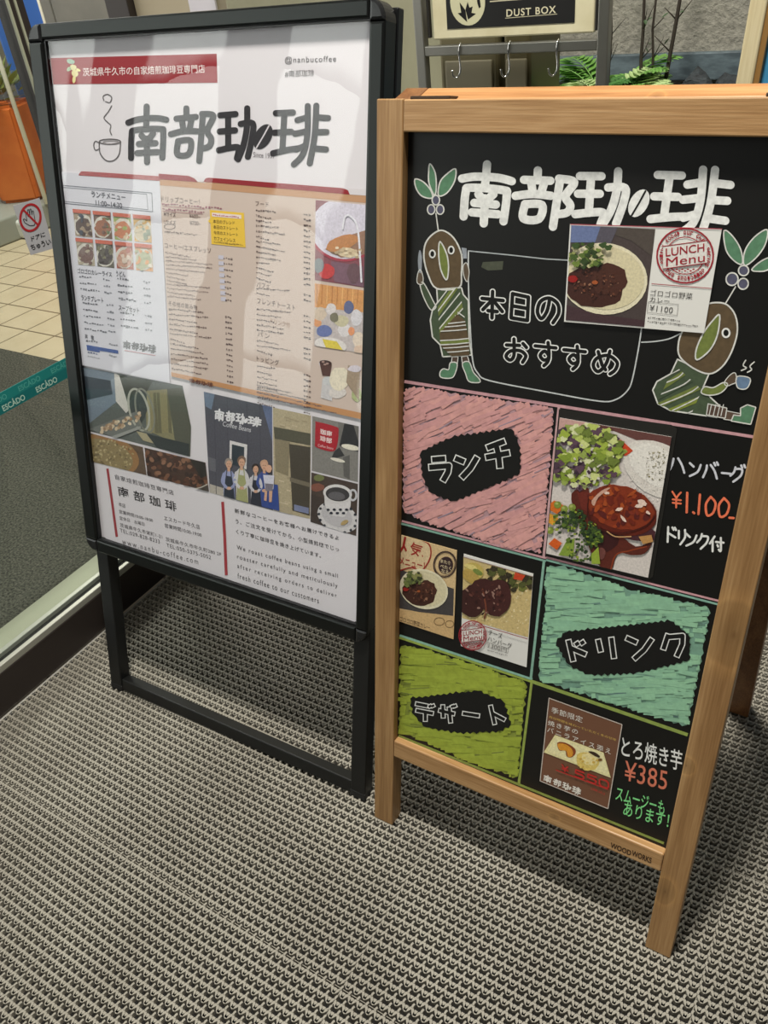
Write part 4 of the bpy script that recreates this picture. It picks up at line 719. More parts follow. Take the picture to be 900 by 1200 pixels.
# second figure, sitting
filled([(848.5, 270.5), (858, 276), (868, 292), (870, 309), (861, 306), (851, 293)], GRN, 2); filled([(899, 269), (897, 286), (886, 302), (872.5, 311), (873, 294), (884, 278)], GRN, 2); filled([(881, 316), (892, 306), (905, 301), (910, 306), (900, 316), (890, 318)], GRN, 2)
a.stroke([(862, 336), (850, 356)], 1.5, OUT, 2)
for x_, y_, rx_, ry_ in ((858, 327, 7, 7.5), (871.5, 317, 6, 6), (871, 332.5, 6, 6.5)): a.blob(x_, y_, rx_, ry_, BLU, 3, .3, jit=0, n=16); ring(a, x_, y_, rx_, ry_, 1.7, OUT, 4, .3, n=16)
filled([(838, 354.5), (852, 357), (862, 370), (864, 390), (857, 413), (846, 430), (831, 438), (812, 431), (797, 418), (795, 404), (800, 388), (815, 368), (826, 358)], BRN, 3, 1.9)
a.blob(851, 390, 4.4, 5.4, (14, 14, 12), 5, jit=0, n=16); ring(a, 851, 390, 4.2, 5.0, 2.2, (228, 228, 224), 6, n=16)
filled([(843.5, 369), (841, 392), (832, 410), (817, 421.5), (816, 410), (824, 391), (835, 376)], OLV, 6, 1.8)
body = [(794, 421), (831, 438), (824, 454), (833, 466), (844, 476), (840, 489), (786, 481), (771, 473), (765, 457), (770, 447), (786, 438)]
filled(body, DKG, 2, 1.7, sm=False); a.clip = body
for i, (p0, p1) in enumerate((((764, 462), (812, 430)), ((764, 469), (826, 436)), ((770, 476), (832, 448)), ((784, 482), (838, 460)))): a.stroke([p0, p1], 6, (OLV, DKG, OLV, (126, 138, 58))[i], 4, cap=False)
for p0, p1, p2 in (((766, 453), (795, 442), (806, 428)), ((766, 465), (802, 450), (818, 434)), ((773, 475), (812, 458), (830, 440)), ((788, 481), (818, 466), (828, 456)), ((806, 484), (826, 474), (834, 464)), ((786, 438), (798, 432), (806, 426))): a.stroke([p0, p1, p2], 1.4, OUT, 5, sm=True)
a.clip = None
filled([(826, 453), (836, 454), (848, 448), (853, 451), (845, 460), (832, 463), (822, 460)], OLV, 6, 1.4); filled([(849, 448), (856, 439), (862, 437), (863, 447), (858, 450), (852, 452)], (92, 76, 60), 6, 1.1)
filled([(864, 441), (879, 443), (877, 453), (871, 456), (864, 453)], (104, 128, 156), 7, 1.3); a.stroke([(874, 422), (871, 428), (875, 431), (869, 434)], 1.5, OUT, 7, sm=True); a.stroke([(884, 424), (879, 429), (881, 433), (876, 436)], 1.5, OUT, 7, sm=True)
filled([(830, 473), (852, 478), (850, 490), (828, 486)], (88, 70, 60), 5, 1.2, sm=False)
for x_ in (834, 839, 844, 848): a.stroke([(x_, 474), (x_ - 3, 487)], 1.1, OUT, 7)
filled([(850, 481), (870, 485), (868, 494), (848, 491)], (92, 74, 62), 4, 1.0, sm=False)
filled([(860, 486), (868, 487), (868, 478), (876, 474), (886, 477), (880, 497), (857, 493)], GRN, 7, 1.4, sm=False)
a.build('chalk_drawings', panel, M_CHALK)
# --- ruled lines and scribbled patches
a = Art(FB, NB, GB)
def rule(p, q, c, w=2.6): a.stroke([p, q], w, c, 2, cap=False)
rule((474, 447), (884, 512), (196, 150, 156), 3.6); rule((655, 477), (637, 654), (196, 158, 160), 3); rule((471, 610.5), (640, 654), (196, 150, 156), 2.4); rule((470.5, 613.5), (640, 657.5), (128, 170, 154), 2.4); rule((640, 653), (842, 704), (200, 152, 158), 2.4); rule((640, 656), (841, 708), (132, 176, 160), 2.4)
rule((637.5, 658), (622, 796), (136, 178, 160), 3); rule((468.5, 744.5), (624, 796), (140, 184, 166), 2.6); rule((468, 747), (624, 799), (150, 168, 76), 2.6); rule((622, 798), (806, 861), (142, 160, 80), 4); rule((623, 800), (608, 918), (148, 164, 78), 3); rule((467, 862), (778, 988), (132, 148, 74), 2.8)
a.build('ruled_lines', panel, M_CHALK)
def patch(name, outer, inner, cols, ang, seed):
    global a
    random.seed(seed); a = Art(FB, NB, GB); ca, sa = math.cos(ang), math.sin(ang)
    def jag(pl, amp, step):
        o = []
        for i in range(len(pl)):
            p, q = pl[i], pl[(i + 1) % len(pl)]; l = math.hypot(q[0] - p[0], q[1] - p[1]); n = max(1, int(l / step)); nx, ny = (q[1] - p[1]) / l, -(q[0] - p[0]) / l
            for k in range(n): t = k / n; s_ = (amp if k % 2 else -amp * .3) * random.uniform(.4, 1.2); o.append((p[0] + (q[0] - p[0]) * t + nx * s_, p[1] + (q[1] - p[1]) * t + ny * s_))
        return o
    a.poly(jag(outer, 2.2, 5.0), cols[0], 1)
    x0, x1 = min(p[0] for p in outer), max(p[0] for p in outer); y0, y1 = min(p[1] for p in outer), max(p[1] for p in outer)
    for i in range(900):
        c = (random.uniform(x0, x1), random.uniform(y0, y1)); l = random.uniform(14, 46); th = ang + random.gauss(0, .09); e0 = (c[0] - l / 2 * math.cos(th), c[1] - l / 2 * math.sin(th)); e1 = (c[0] + l / 2 * math.cos(th), c[1] + l / 2 * math.sin(th))
        if not (inside(c, outer)) or inside(c, inner): continue
        k = 1.0
        while k > .15 and (not inside(e0, outer) or not inside(e1, outer) or inside(e0, inner) or inside(e1, inner)):
            k *= .8; e0 = (c[0] - l * k / 2 * math.cos(th), c[1] - l * k / 2 * math.sin(th)); e1 = (c[0] + l * k / 2 * math.cos(th), c[1] + l * k / 2 * math.sin(th))
        over = 1.1 if k < 1 else 1.0; e1 = (c[0] + (e1[0] - c[0]) * over, c[1] + (e1[1] - c[1]) * over)
        r_ = random.random()
        if r_ < .9: a.stroke([e0, e1], random.uniform(3.5, 6.5), mixc(cols[1], cols[2], random.random()), 2 + i % 7, cap=False)
        else: a.stroke([e0, e1], random.uniform(.6, 1.6), mixc(cols[0], cols[3], random.random()), 2 + i % 7, cap=False)
    a.poly(jag(inner, 2.0, 3.6), (17, 17, 15), 10)
    a.build(name, panel, M_SCRIB)
patch('pink_scribble', [(474, 459), (487, 454), (560, 466), (648, 478), (644, 530), (639, 600), (633, 646), (592, 641), (540, 624), (500, 612), (473, 598)], [(493, 530), (530, 512), (600, 502), (609, 521), (610, 554), (575, 570), (532, 587), (506, 578), (496, 560)], ((184, 146, 152), (204, 150, 150), (216, 160, 154), (142, 134, 152)), -.42, 1)
patch('mint_scribble', [(640, 666), (656, 663), (740, 692), (831, 713), (824, 760), (805, 850), (765, 838), (632, 796), (635, 756), (640, 705)], [(652, 752), (664, 740), (786, 727), (808, 744), (808, 773), (746, 788), (690, 790), (666, 778)], ((118, 158, 138), (138, 184, 154), (150, 198, 162), (92, 120, 118)), .02, 2)
patch('lime_scribble', [(470, 757), (500, 762), (616, 800), (611, 860), (606, 911), (540, 887), (500, 869), (469, 857)], [(481, 818), (560, 809), (590, 821), (599, 849), (585, 856), (540, 858), (500, 852), (486, 838)], ((134, 146, 60), (150, 164, 58), (162, 178, 66), (104, 112, 64)), .06, 3)
random.seed(11)

# ------------------------------------------------------------------ cards pinned to the chalkboard
m_card = mat('card_white', (222, 221, 216), .4, spec=.4)
def card(name, q, L0, label, mm=m_card, th=.0005, cat='card'):
    n = NB - L0 * STEP; return slab(FB, [FB.uv(x, y, n) for x, y in reversed(q)], n, n + th, name, mm, label=label, cat=cat), n
def leaf_blob(a, x, y, r, cols, L): 
    n = 11; ph = random.uniform(0, 6); a.poly([(x + r * (1 + .35 * math.sin(3 * t_ + ph)) * math.cos(t_), y + r * .8 * (1 + .3 * math.cos(4 * t_ + ph)) * math.sin(t_)) for t_ in [2 * math.pi * i / n for i in range(n)]], pick(*cols), L)
def stamp(a, x, y, rx, ry, L, red=(158, 36, 48), k=1.0):
    ring(a, x, y, rx, ry, 1.9 * k, red, L, -.05); ring(a, x, y, rx * .68, ry * .68, 1.1 * k, red, L, -.05)
    s_ = 'healthy food, our chef serves delicious and '
    for i, ch in enumerate(s_):
        if ch == ' ': continue
        t_ = math.pi * .86 + 2 * math.pi * i / len(s_); r = .84; cx, cy = x + rx * r * math.cos(t_), y + ry * r * math.sin(t_); hx, hy = -math.sin(t_) * 1.5 * k, math.cos(t_) * 1.7 * k; ox, oy = math.cos(t_) * 2.3 * k, math.sin(t_) * 2.5 * k
        a.text(ch, (cx - hx + ox, cy - hy + oy), (cx + hx + ox, cy + hy + oy), (cx - hx - ox, cy - hy - oy), red, L + 1, .02)
    w_, h_, sl = rx * .78, ry * .5, -.3 * rx * .7
    a.poly([(x - w_, y - h_ * .9 - sl * .5), (x + w_, y - h_ * .9 + sl * .5), (x + w_, y + h_ * .75 + sl * .5), (x - w_, y + h_ * .75 - sl * .5)], (224, 220, 214), L + 2)
    for yy in (-h_ * .9, h_ * .75): a.stroke([(x - w_, y + yy - sl * .5), (x + w_, y + yy + sl * .5)], 1.0 * k, red, L + 3, cap=False)
    a.text('LUNCH', (x - w_ * .88, y - h_ * .72 - sl * .44), (x + w_ * .88, y - h_ * .72 + sl * .44), (x - w_ * .88, y - h_ * .12 - sl * .44), red, L + 4, .008); a.text('Menu', (x - w_ * .86, y - h_ * .02 - sl * .43), (x + w_ * .9, y - h_ * .02 + sl * .43), (x - w_ * .86, y + h_ * .62 - sl * .43), red, L + 4, 0.0)
    for i in range(7): a.blob(x - rx * .3 + i * rx * .1, y + ry * (.5 + .06 * (i % 2)), 1.3 * k, .9 * k, red, L + 3)
def curry(a, cx, cy, rx, ry, rot, L):
    """plate of dark curry with salad"""
    a.blob(cx, cy, rx, ry, (226, 218, 188), L, rot, jit=0, n=30); a.blob(cx + rx * .03, cy - ry * .02, rx * .9, ry * .88, (214, 204, 168), L + 1, rot, jit=0, n=30)
    a.blob(cx - rx * .22, cy + ry * .22, rx * .68, ry * .6, (66, 36, 28), L + 2, rot, n=26, jit=.05); a.blob(cx + rx * .1, cy + ry * .02, rx * .42, ry * .46, (74, 42, 32), L + 3, rot, n=18, jit=.1)
    for i in range(70): t_, r_ = random.uniform(0, 6.28), random.random() ** .5; x_, y_ = cx - rx * .12 + rx * .55 * r_ * math.cos(t_), cy + ry * .15 + ry * .5 * r_ * math.sin(t_); a.blob(x_, y_, random.uniform(.5, 2.2), random.uniform(.4, 1.6), pick((92, 54, 40), (54, 28, 22), (110, 66, 48), (150, 108, 84), (80, 46, 34)), L + 4 + i % 5, random.uniform(0, 3), n=8, jit=.25)
    a.blob(cx - rx * .2, cy + ry * .1, rx * .07, ry * .06, (160, 84, 44), L + 9); a.blob(cx - rx * .72, cy - ry * .0, rx * .12, ry * .1, (150, 30, 26), L + 8)
# 1 curry card
QC = [(668, 262.5), (846, 268), (825, 390.5), (661, 377)]
cc, n = card('menu_card', QC, 16, 'curry photo card with red lunch stamp below the white title lettering')
a = Art(FB, n, GB); PQ = [(669.5, 264), (768, 268.5), (755, 383), (663, 375)]; photo(PQ, (74, 64, 62), 1)
a.poly([(660, 260), (712, 262), (700, 284), (664, 284)], (104, 118, 158), 2); a.poly([(705, 262), (726, 262), (714, 290), (696, 288)], (86, 82, 92), 3); a.poly([(660, 356), (700, 368), (760, 376), (756, 386), (660, 380)], (70, 50, 54), 2); a.poly([(690, 264), (770, 266), (764, 300), (740, 282)], (80, 72, 66), 2)
curry(a, 708, 326.5, 51, 42, .12, 4)
for i in range(60):
    t_, r_ = random.uniform(0, 6.28), random.random() ** .5; leaf_blob(a, 686 + 21 * r_ * math.cos(t_), 300 + 15 * r_ * math.sin(t_) - (686 - 680) * .2, random.uniform(2, 5), ((70, 92, 40), (110, 130, 58), (154, 160, 96), (52, 70, 34), (190, 186, 140), (90, 110, 50)), 15 + i % 8)
for x_, y_ in ((708, 287), (714, 290), (676, 288)): leaf_blob(a, x_, y_, 4.5, ((58, 80, 40),), 24)
a.clip = None
a.stroke([(764, 332.5), (834, 338)], .9, (158, 60, 70), 3); a.stroke([(669, 262.8), (846, 268.3)], 1.1, (170, 80, 92), 3)
a.text('ゴロゴロ野菜', (763, 339), (812, 343.5), (762, 346.5), (70, 68, 66), 3, sp=1.05); a.text('カレー', (762, 347.5), (785, 350), (761.5, 353.5), (70, 68, 66), 3, sp=1.05)
a.stroke([(760, 353.5), (795, 356.5), (793.5, 369.5), (758.5, 366)], .6, (150, 148, 144), 3, closed=True); a.text('¥1100', (762, 357), (789, 360), (761, 364), (84, 82, 80), 3, sp=1.1)
a.scribble(759.5, 372, 796, 375.5, 2.4, (90, 86, 84), 3); a.scribble(759, 376.5, 817, 382, 2.4, (90, 86, 84), 3)
stamp(a, 803, 299.5, 33, 32, 4)
a.build('printed_picture', cc, M_PHOTO)
# 2 hamburg photo in a clear-edged holder
QH = [(655, 479.5), (787, 498), (793.5, 503), (765, 676), (759, 680), (639, 651)]
hol, n = card('photo_holder', QH, 6, 'dark clear photo holder stuck beside the white hamburg price writing', mat('holder_plastic', (40, 39, 36), .18, spec=.6), .0006, 'photo holder')
QP = [(656, 489.5), (787, 512), (759.5, 677), (640, 648.5)]
ph, n = card('food_photo', QP, 22, 'hamburg steak and salad photo in the dark holder beside the price', m_card, .0004, 'photo')
a = Art(FB, n, GB); photo(QP, (214, 206, 200), 1)
a.poly([(650, 485), (792, 508), (786, 535), (742, 514), (720, 505), (650, 494)], (104, 66, 62), 2); a.poly([(650, 484), (700, 492), (690, 503), (650, 505)], (200, 160, 152), 3)
a.blob(772, 550, 46, 30, (222, 216, 208), 4, .55, jit=.02, n=24); a.blob(768, 545, 34, 22, (232, 228, 220), 5, .6, jit=.04, n=24)
for i in range(60): a.blob(random.uniform(758, 780), random.uniform(525, 562), random.uniform(.4, 1.3), random.uniform(.4, .9), pick((140, 130, 92), (110, 104, 70), (176, 168, 140), (90, 86, 60)), 7 + i % 3, n=6)
for i in range(170): a.blob(random.uniform(730, 790), random.uniform(530, 595), .9, .6, pick((240, 236, 230), (204, 198, 190)), 6, random.uniform(0, 3), n=6)
a.poly([(721, 516), (728, 515), (742, 528), (734, 534), (722, 532)], (206, 74, 40), 7)
for i in range(260):
    t_, r_ = random.uniform(0, 6.28), random.random() ** .5; x_, y_ = 686 + 44 * r_ * math.cos(t_), 535 + 38 * r_ * math.sin(t_) + (0)
    if x_ > 712 and y_ > 560: continue
    leaf_blob(a, x_, y_, random.uniform(2.5, 7.5) * (1.15 - r_ * .3), ((160, 178, 72), (186, 200, 104), (132, 152, 58), (206, 214, 140), (110, 126, 56), (78, 60, 72), (216, 220, 170), (96, 72, 86), (150, 166, 84)), 8 + i % 14)
for i in range(30): a.blob(random.uniform(672, 706), random.uniform(520, 572), random.uniform(1, 3.6), random.uniform(.8, 2.4), pick((70, 50, 66), (56, 42, 56), (210, 206, 190)), 23, random.uniform(0, 3), n=8, jit=.3)
a.poly(smooth([(670, 578), (690, 572), (694, 600), (720, 620), (745, 640), (764, 634), (756, 648), (740, 650), (724, 648), (716, 668), (700, 660), (690, 640), (676, 605)], True, 3), (92, 40, 30), 9); a.stroke([(716, 668), (722, 650), (738, 645), (758, 640)], 1.6, (140, 62, 34), 10, sm=True); a.blob(708, 632, 18, 14, (60, 26, 26), 10)
a.poly([(676, 574), (694, 578), (694, 602), (682, 596)], (110, 44, 34), 10); a.blob(748, 625, 24, 9, (74, 40, 46), 10, .1)
a.blob(729, 598, 42, 28, (96, 34, 22), 11, .28, jit=.02, n=32); a.blob(728, 594, 40, 25, (132, 52, 28), 12, .28, jit=.03, n=32)
for i in range(60):
    t_, r_ = random.uniform(0, 6.28), random.random() ** .5; a.blob(728 + 36 * r_ * math.cos(t_), 595 + 23 * r_ * math.sin(t_) + 8 * r_ * math.cos(t_) * .9, random.uniform(2, 7), random.uniform(1.5, 4), pick((150, 62, 30), (168, 78, 36), (112, 40, 26), (92, 34, 30), (124, 48, 32)), 13 + i % 4, random.uniform(0, 3), n=10, jit=.25)
a.poly(smooth([(694, 586), (706, 574), (716, 571), (702, 582), (697, 592)], True, 3), (204, 160, 140), 18)
for (x_, y_, rx_, ry_, r_) in ((726, 596, 4, 2, -.3), (753, 588, 6, 3, .5), (750, 592, 5, 2.4, -.2), (712, 577, 3, 1.6, 0), (731, 607, 5, 1.6, .9), (760, 600, 3, 1.6, .6)): a.blob(x_, y_, rx_, ry_, (232, 206, 190), 19, r_, jit=.2)
a.stroke([(712, 622), (722, 628), (740, 628)], 1.3, (200, 160, 110), 18, sm=True); a.poly([(749, 628), (764, 626), (766, 634), (754, 637)], (190, 142, 84), 18); a.stroke([(690, 584), (690, 604), (702, 618), (728, 624), (756, 616), (768, 604)], 1.4, (70, 26, 22), 17, sm=True)
for (x_, y_, rx_, ry_, c_) in ((651, 594, 12, 8, (214, 112, 40)), (646, 608, 9, 7, (226, 160, 50)), (651, 637, 8, 7, (214, 96, 36))): a.poly([(x_ - rx_, y_), (x_ - 1, y_ - ry_), (x_ + rx_, y_ - 1), (x_ + 2, y_ + ry_)], c_, 12)
for x_, y_ in ((654, 591), (662, 596), (671, 594), (645, 621)): a.blob(x_, y_, 4.4, 4.2, (130, 146, 62), 14, jit=.03); a.blob(x_ - 1, y_ - 1.4, 2, 1.6, (172, 184, 104), 15)
for cx_, cy_, r_ in ((662, 612, 14), (683, 640, 19), (690, 620, 10), (676, 606, 10), (697, 628, 10)):
    for i in range(70): t_, q_ = random.uniform(0, 6.28), random.random() ** .5; a.blob(cx_ + r_ * q_ * math.cos(t_), cy_ + r_ * q_ * math.sin(t_) * .95, random.uniform(1, 2.6), random.uniform(1, 2.2), pick((46, 66, 36), (70, 92, 40), (34, 50, 32), (96, 118, 48), (56, 74, 44), (150, 166, 60) if q_ > .6 else (60, 80, 44)), 15 + i % 6, n=8, jit=.25)
a.poly([(664, 634), (674, 630), (672, 652), (655, 650)], (132, 156, 62), 14); a.poly([(694, 648), (702, 640), (704, 660), (694, 660)], (150, 170, 62), 20); a.blob(705, 648, 5, 7, (112, 66, 60), 12)
a.clip = None
a.build('printed_picture', ph, M_PHOTO)
# 3 popular menu card
QM = [(470.5, 627), (535.5, 645), (531.5, 749), (468, 728)]
cm, n = card('menu_card', QM, 8, 'cream popular-dish card with red bubble and curry plate by left post', mat('card_cream', (214, 186, 140), .4))
a = Art(FB, n, GB); photo(QM, (212, 184, 138), 1)
a.poly([(466, 666), (532, 690), (531, 725), (466, 712)], (70, 66, 66), 2); a.poly([(464, 714), (534, 722), (534, 752), (464, 732)], (206, 172, 122), 3)
RB_ = (160, 40, 36)
a.poly(smooth([(466, 626), (478, 626), (492, 632), (503, 638), (505, 650), (500, 662), (492, 668), (480, 666), (466, 664)], True, 4), (216, 192, 152), 3); a.stroke([(478, 627), (492, 632), (503, 638), (505, 650), (500, 662), (493, 668), (482, 665), (470, 668)], 1.5, RB_, 4, sm=True)
a.stroke([(475, 630), (473, 640), (468, 648)], 2.6, RB_, 5); a.stroke([(473, 638), (476, 645)], 2.2, RB_, 5); a.text('気', (481, 634), (496, 638.5), (481, 650), RB_, 5, .012); a.text('メニュー！', (468, 652), (498, 659), (468, 661), RB_, 5, .015)
ring(a, 521.5, 661, 13, 15, 1.4, (62, 46, 46), 5, .2); ring(a, 521.5, 661, 11.6, 13.6, .5, (62, 46, 46), 5, .2); a.blob(522.5, 662, 8.6, 10, (58, 40, 42), 5, .2, jit=0, n=20); a.text('また食', (516.5, 654.5), (529, 658), (516.5, 659), (214, 196, 160), 6, .02); a.text('べたく', (516, 660.5), (529, 664), (516, 665), (214, 196, 160), 6, .02); a.text('なる', (517.5, 666), (526, 668.5), (517.5, 670.5), (214, 196, 160), 6, .02)
curry(a, 497, 690, 29, 23, .35, 7)
for i in range(34): t_, r_ = random.uniform(0, 6.28), random.random() ** .5; leaf_blob(a, 484 + 10 * r_ * math.cos(t_), 678 + 9 * r_ * math.sin(t_), random.uniform(1.6, 3.6), ((90, 100, 56), (140, 140, 86), (176, 170, 120), (60, 64, 40), (110, 120, 64)), 18 + i % 6)
a.clip = None
a.text('ゴロゴロ野菜カレー', (469, 721.5), (504, 732.5), (468.8, 727.5), (96, 72, 50), 5); ring(a, 515, 728, 6, 4.5, .7, (130, 104, 70), 5); ring(a, 527, 731, 5, 4, .7, (130, 104, 70), 5)
a.build('printed_picture', cm, M_PHOTO)
# 4 cheese hamburg card
QK = [(543.5, 649), (625, 672.5), (617, 782), (540, 757)]
ck, n = card('menu_card', QK, 8, 'cheese hamburg photo card with red stamp right of the popular card')
a = Art(FB, n, GB); photo([(543.2, 653), (624.5, 676), (619, 747), (541.5, 724)], (206, 184, 128), 1)
for i in range(140): a.blob(random.uniform(543, 624), random.uniform(690, 745), 1.2, .8, pick((222, 204, 152), (190, 166, 112), (232, 218, 174)), 2, random.uniform(0, 3), n=6)
for i in range(60): leaf_blob(a, random.uniform(572, 626), random.uniform(664, 692), random.uniform(2.4, 5), ((58, 52, 36), (84, 88, 46), (46, 40, 30), (112, 116, 56)), 3 + i % 6)
a.blob(556, 668, 12, 8, (196, 176, 96), 5, .5); a.blob(552, 676, 12, 7, (184, 156, 84), 6, .6); a.blob(560, 670, 6, 3, (120, 136, 66), 7, .5); a.poly([(604, 670), (616, 674), (612, 680), (602, 678)], (200, 70, 40), 10); a.blob(552, 664, 8, 3, (222, 206, 130), 7, .3)
a.blob(554, 704, 15, 19, (62, 32, 30), 9, .15, jit=.05, n=22); a.blob(582, 700, 18, 22, (70, 36, 34), 10, .2, jit=.05, n=22); a.blob(566, 690, 14, 12, (66, 34, 32), 9); a.stroke([(566, 690), (570, 712), (568, 724)], 1.8, (120, 66, 48), 12, sm=True)
for i in range(46): t_, r_ = random.uniform(0, 6.28), random.random() ** .5; a.blob(570 + 28 * r_ * math.cos(t_), 701 + 18 * r_ * math.sin(t_), random.uniform(.6, 3), random.uniform(.5, 2), pick((88, 48, 42), (52, 26, 26), (104, 62, 54), (150, 116, 104)), 12 + i % 4, random.uniform(0, 3), n=8, jit=.2)
a.clip = None
a.stroke([(543.2, 652.4), (624.5, 675.6)], .7, (150, 120, 116), 3); a.stroke([(560, 731), (618.5, 748)], .8, (150, 60, 66), 16)
stamp(a, 554.5, 744, 16, 17, 16, k=.62)
a.text('チーズ', (573, 737), (589, 742), (572.5, 743.5), (56, 54, 54), 5); a.text('ハンバーグ', (572, 744.5), (600, 754), (571.5, 751), (56, 54, 54), 5); a.text('1300円', (573, 752.5), (594, 759), (572.5, 758.5), (128, 126, 122), 5); a.stroke([(571.5, 752), (596, 759.5), (595, 765), (571, 758)], .4, (150, 148, 144), 4, closed=True); a.scribble(571.5, 761.5, 594, 768, 1.8, (130, 128, 126), 5)
a.build('printed_picture', ck, M_PHOTO)
# 5 seasonal sweet potato card
QS = [(643.5, 818), (729, 849), (712.5, 947.5), (633, 915)]
cs_, n = card('menu_card', QS, 8, 'brown seasonal sweet potato card with red price, lowest on the board', mat('card_brown', (112, 76, 56), .4))
a = Art(FB, n, GB); a.stroke(QS, 1.0, (206, 196, 186), 2, closed=True)
TL = lambda x, y: (625 + x / 7.826, 810 + y / 7.826)
a.text('季節限定', TL(170, 140), TL(455, 235), TL(165, 195), (230, 224, 214), 3, 0.0, sp=1.05)
a.text('自分時間を味わっていただく冬の甘味', TL(150, 222), TL(762, 436), TL(147, 244), (214, 178, 96), 3, .002); a.text('焼き芋の', TL(138, 262), TL(412, 352), TL(132, 308), (232, 226, 216), 3, .004, sp=1.25); a.text('バニラアイス添え', TL(132, 322), TL(716, 530), TL(126, 372), (232, 226, 216), 3, .004, sp=1.4)
a.poly([TL(200, 398), TL(645, 560), TL(712, 792), TL(96, 558)], (232, 222, 164), 5); a.poly([TL(215, 412), TL(640, 568), TL(690, 765), TL(130, 552)], (238, 230, 178), 6)
a.poly(smooth([TL(222, 468), TL(300, 470), TL(380, 520), TL(388, 570), TL(345, 606), TL(305, 590), TL(295, 540), TL(240, 540)], True, 3), (140, 70, 34), 7); a.poly(smooth([TL(225, 480), TL(300, 484), TL(360, 535), TL(360, 590), TL(320, 598), TL(305, 545), TL(245, 535)], True, 3), (222, 152, 50), 8)
a.blob(*TL(500, 640), 14, 10.5, (226, 200, 110), 7, .35, n=20); a.blob(*TL(515, 620), 10, 7, (238, 222, 160), 8, .3)
for i in range(18): a.blob(*TL(random.uniform(410, 600), random.uniform(600, 700)), 1.8, 1.2, pick((214, 176, 80), (232, 208, 120)), 9)
a.poly(smooth([TL(505, 548), TL(560, 552), TL(612, 590), TL(600, 604), TL(545, 578)], True, 3), (60, 44, 30), 10); a.blob(*TL(615, 625), 2.4, 1.6, (120, 84, 40), 10)
RR = (190, 46, 42)
a.text('¥', TL(255, 660), TL(330, 690), TL(255, 720), RR, 11, .012)
for k_, st_ in enumerate(([(1, 0), (.1, 0), (.06, .42), (.75, .42), (1, .58), (.95, .85), (.75, 1), (0, 1)],) * 2 + ([(.2, 0), (.8, 0), (1, .2), (1, .8), (.8, 1), (.2, 1), (0, .8), (0, .2), (.2, 0)],)): a.stroke([TL(385 + k_ * 112 + p[0] * 82, 712 + k_ * 41 + p[0] * 30 + p[1] * 66) for p in st_], 1.9, RR, 11)
a.stroke([TL(212, 718), TL(690, 896)], 1.1, RR, 11); a.text('(税込)', TL(535, 875), TL(660, 925), TL(530, 900), RR, 11)
logo(a, [[TL(98 + i * 88, 755 + i * 36), TL(172 + i * 88, 785 + i * 36), TL(166 + i * 88, 845 + i * 36), TL(92 + i * 88, 815 + i * 36)] for i in range(4)], (232, 226, 216), 1.35, 3)
a.build('printed_picture', cs_, M_PHOTO)

# ================================================================== BEHIND THE BOARDS
# --- stainless dust-box sign stand
m_steel = mat('stainless', (150, 150, 142), .32, .85)
ds = thing('dust_box_stand', 'stainless sign stand with hooks and dust box label behind the chalkboard', 'sign stand', Matrix.Translation((-.817, 1.8, 0)))
X0 = .817; Y = 0
for xa, xb in ((-1.035, -1.013), (-.624, -.602)): MB().box(xa + X0, xb + X0, -.011, .011, .02, 1.22, .002).build('post', ds, m_steel)
MB().box(-1.013 + X0, -.624 + X0, -.010, .010, .9635, .983, .002).build('hook_rail', ds, m_steel)
MB().box(-1.06 + X0, -.58 + X0, -.15, .15, .0, .022, .004).build('base_plate', ds, m_steel)
sp_ = MB().box(-.992 + X0, -.634 + X0, -.004, .014, .994, 1.215, .003).build('sign_board', ds, noise_mix(mat('cream_acrylic', (208, 202, 168), .4), (200, 192, 156), (214, 208, 176), (12, 12, 12)))
MB().box(-.957 + X0, -.673 + X0, -.0052, -.004, 1.0135, 1.20, 0).build('black_label', sp_, mat('label_black', (14, 14, 13), .5))
FS = Frame((-.817, 1.8, 0), (1, 0, 0), (0, 1, 0), (0, 0, 1))
a = Art(FS, -.0053)
a.text('DUST BOX', (593.5, 11), (651.5, 6.5), (593.5, 19.8), (206, 200, 170), 2, .015, sp=1.15); a.stroke([(592, 21.3), (653, 16.4)], .7, (190, 184, 156), 2, cap=False); a.stroke([(574, 1.8), (600, -.2), (640, -3)], 1.4, (190, 184, 156), 2, cap=False)
a.blob(548, 2, 20.5, 28, (196, 194, 160), 1, -.05, jit=0, n=32)
a.poly([(547.6, 26), (536.5, 15.5), (540.5, 14.8), (538.6, 2.5), (543, 8.5), (545.5, 12)], (16, 16, 14), 2); a.poly([(548.6, 23), (545.5, 11.5), (548, 2), (550.3, 9), (554, 7.5), (552.6, 15), (558, 16)], (16, 16, 14), 2); a.poly([(558.5, -4), (562, -4), (563.5, 8), (561.5, 10), (559.5, 4)], (16, 16, 14), 2)
a.build('printed_lettering', sp_, M_INK)
for xa in (-1.006, -.632): MB().box(xa + X0, xa + .006 + X0, -.004, .006, .998, 1.16, .001).build('bracket', ds, mat('bracket_dark', (40, 38, 34), .5, .4))
m_chrome = mat('chrome', (205, 205, 200), .12, 1.0)
for i, xh in enumerate((-.930, -.815, -.709)):
    z = .964; pts = smooth([(xh + .004 + X0, -.006, z + .022), (xh + .004 + X0, -.013, z + .016), (xh + .003 + X0, -.014, z - .002), (xh + .006 + X0, -.016, z - .018), (xh + .006 + X0, -.018, z - .032), (xh - .000 + X0, -.024, z - .041), (xh - .007 + X0, -.027, z - .036), (xh - .008 + X0, -.028, z - .026)], False, 4)
    MB().tube(pts, .0021, 8).build('s_hook', None, m_chrome, M=Matrix.Translation((-.817, 1.8, 0)), label=('chrome S-hook on the steel rail, nearest the left post', 'chrome S-hook hanging at the middle of the steel rail', 'chrome S-hook on the steel rail in front of the fern leaves')[i], cat='hook', group='hooks on the dust box stand')
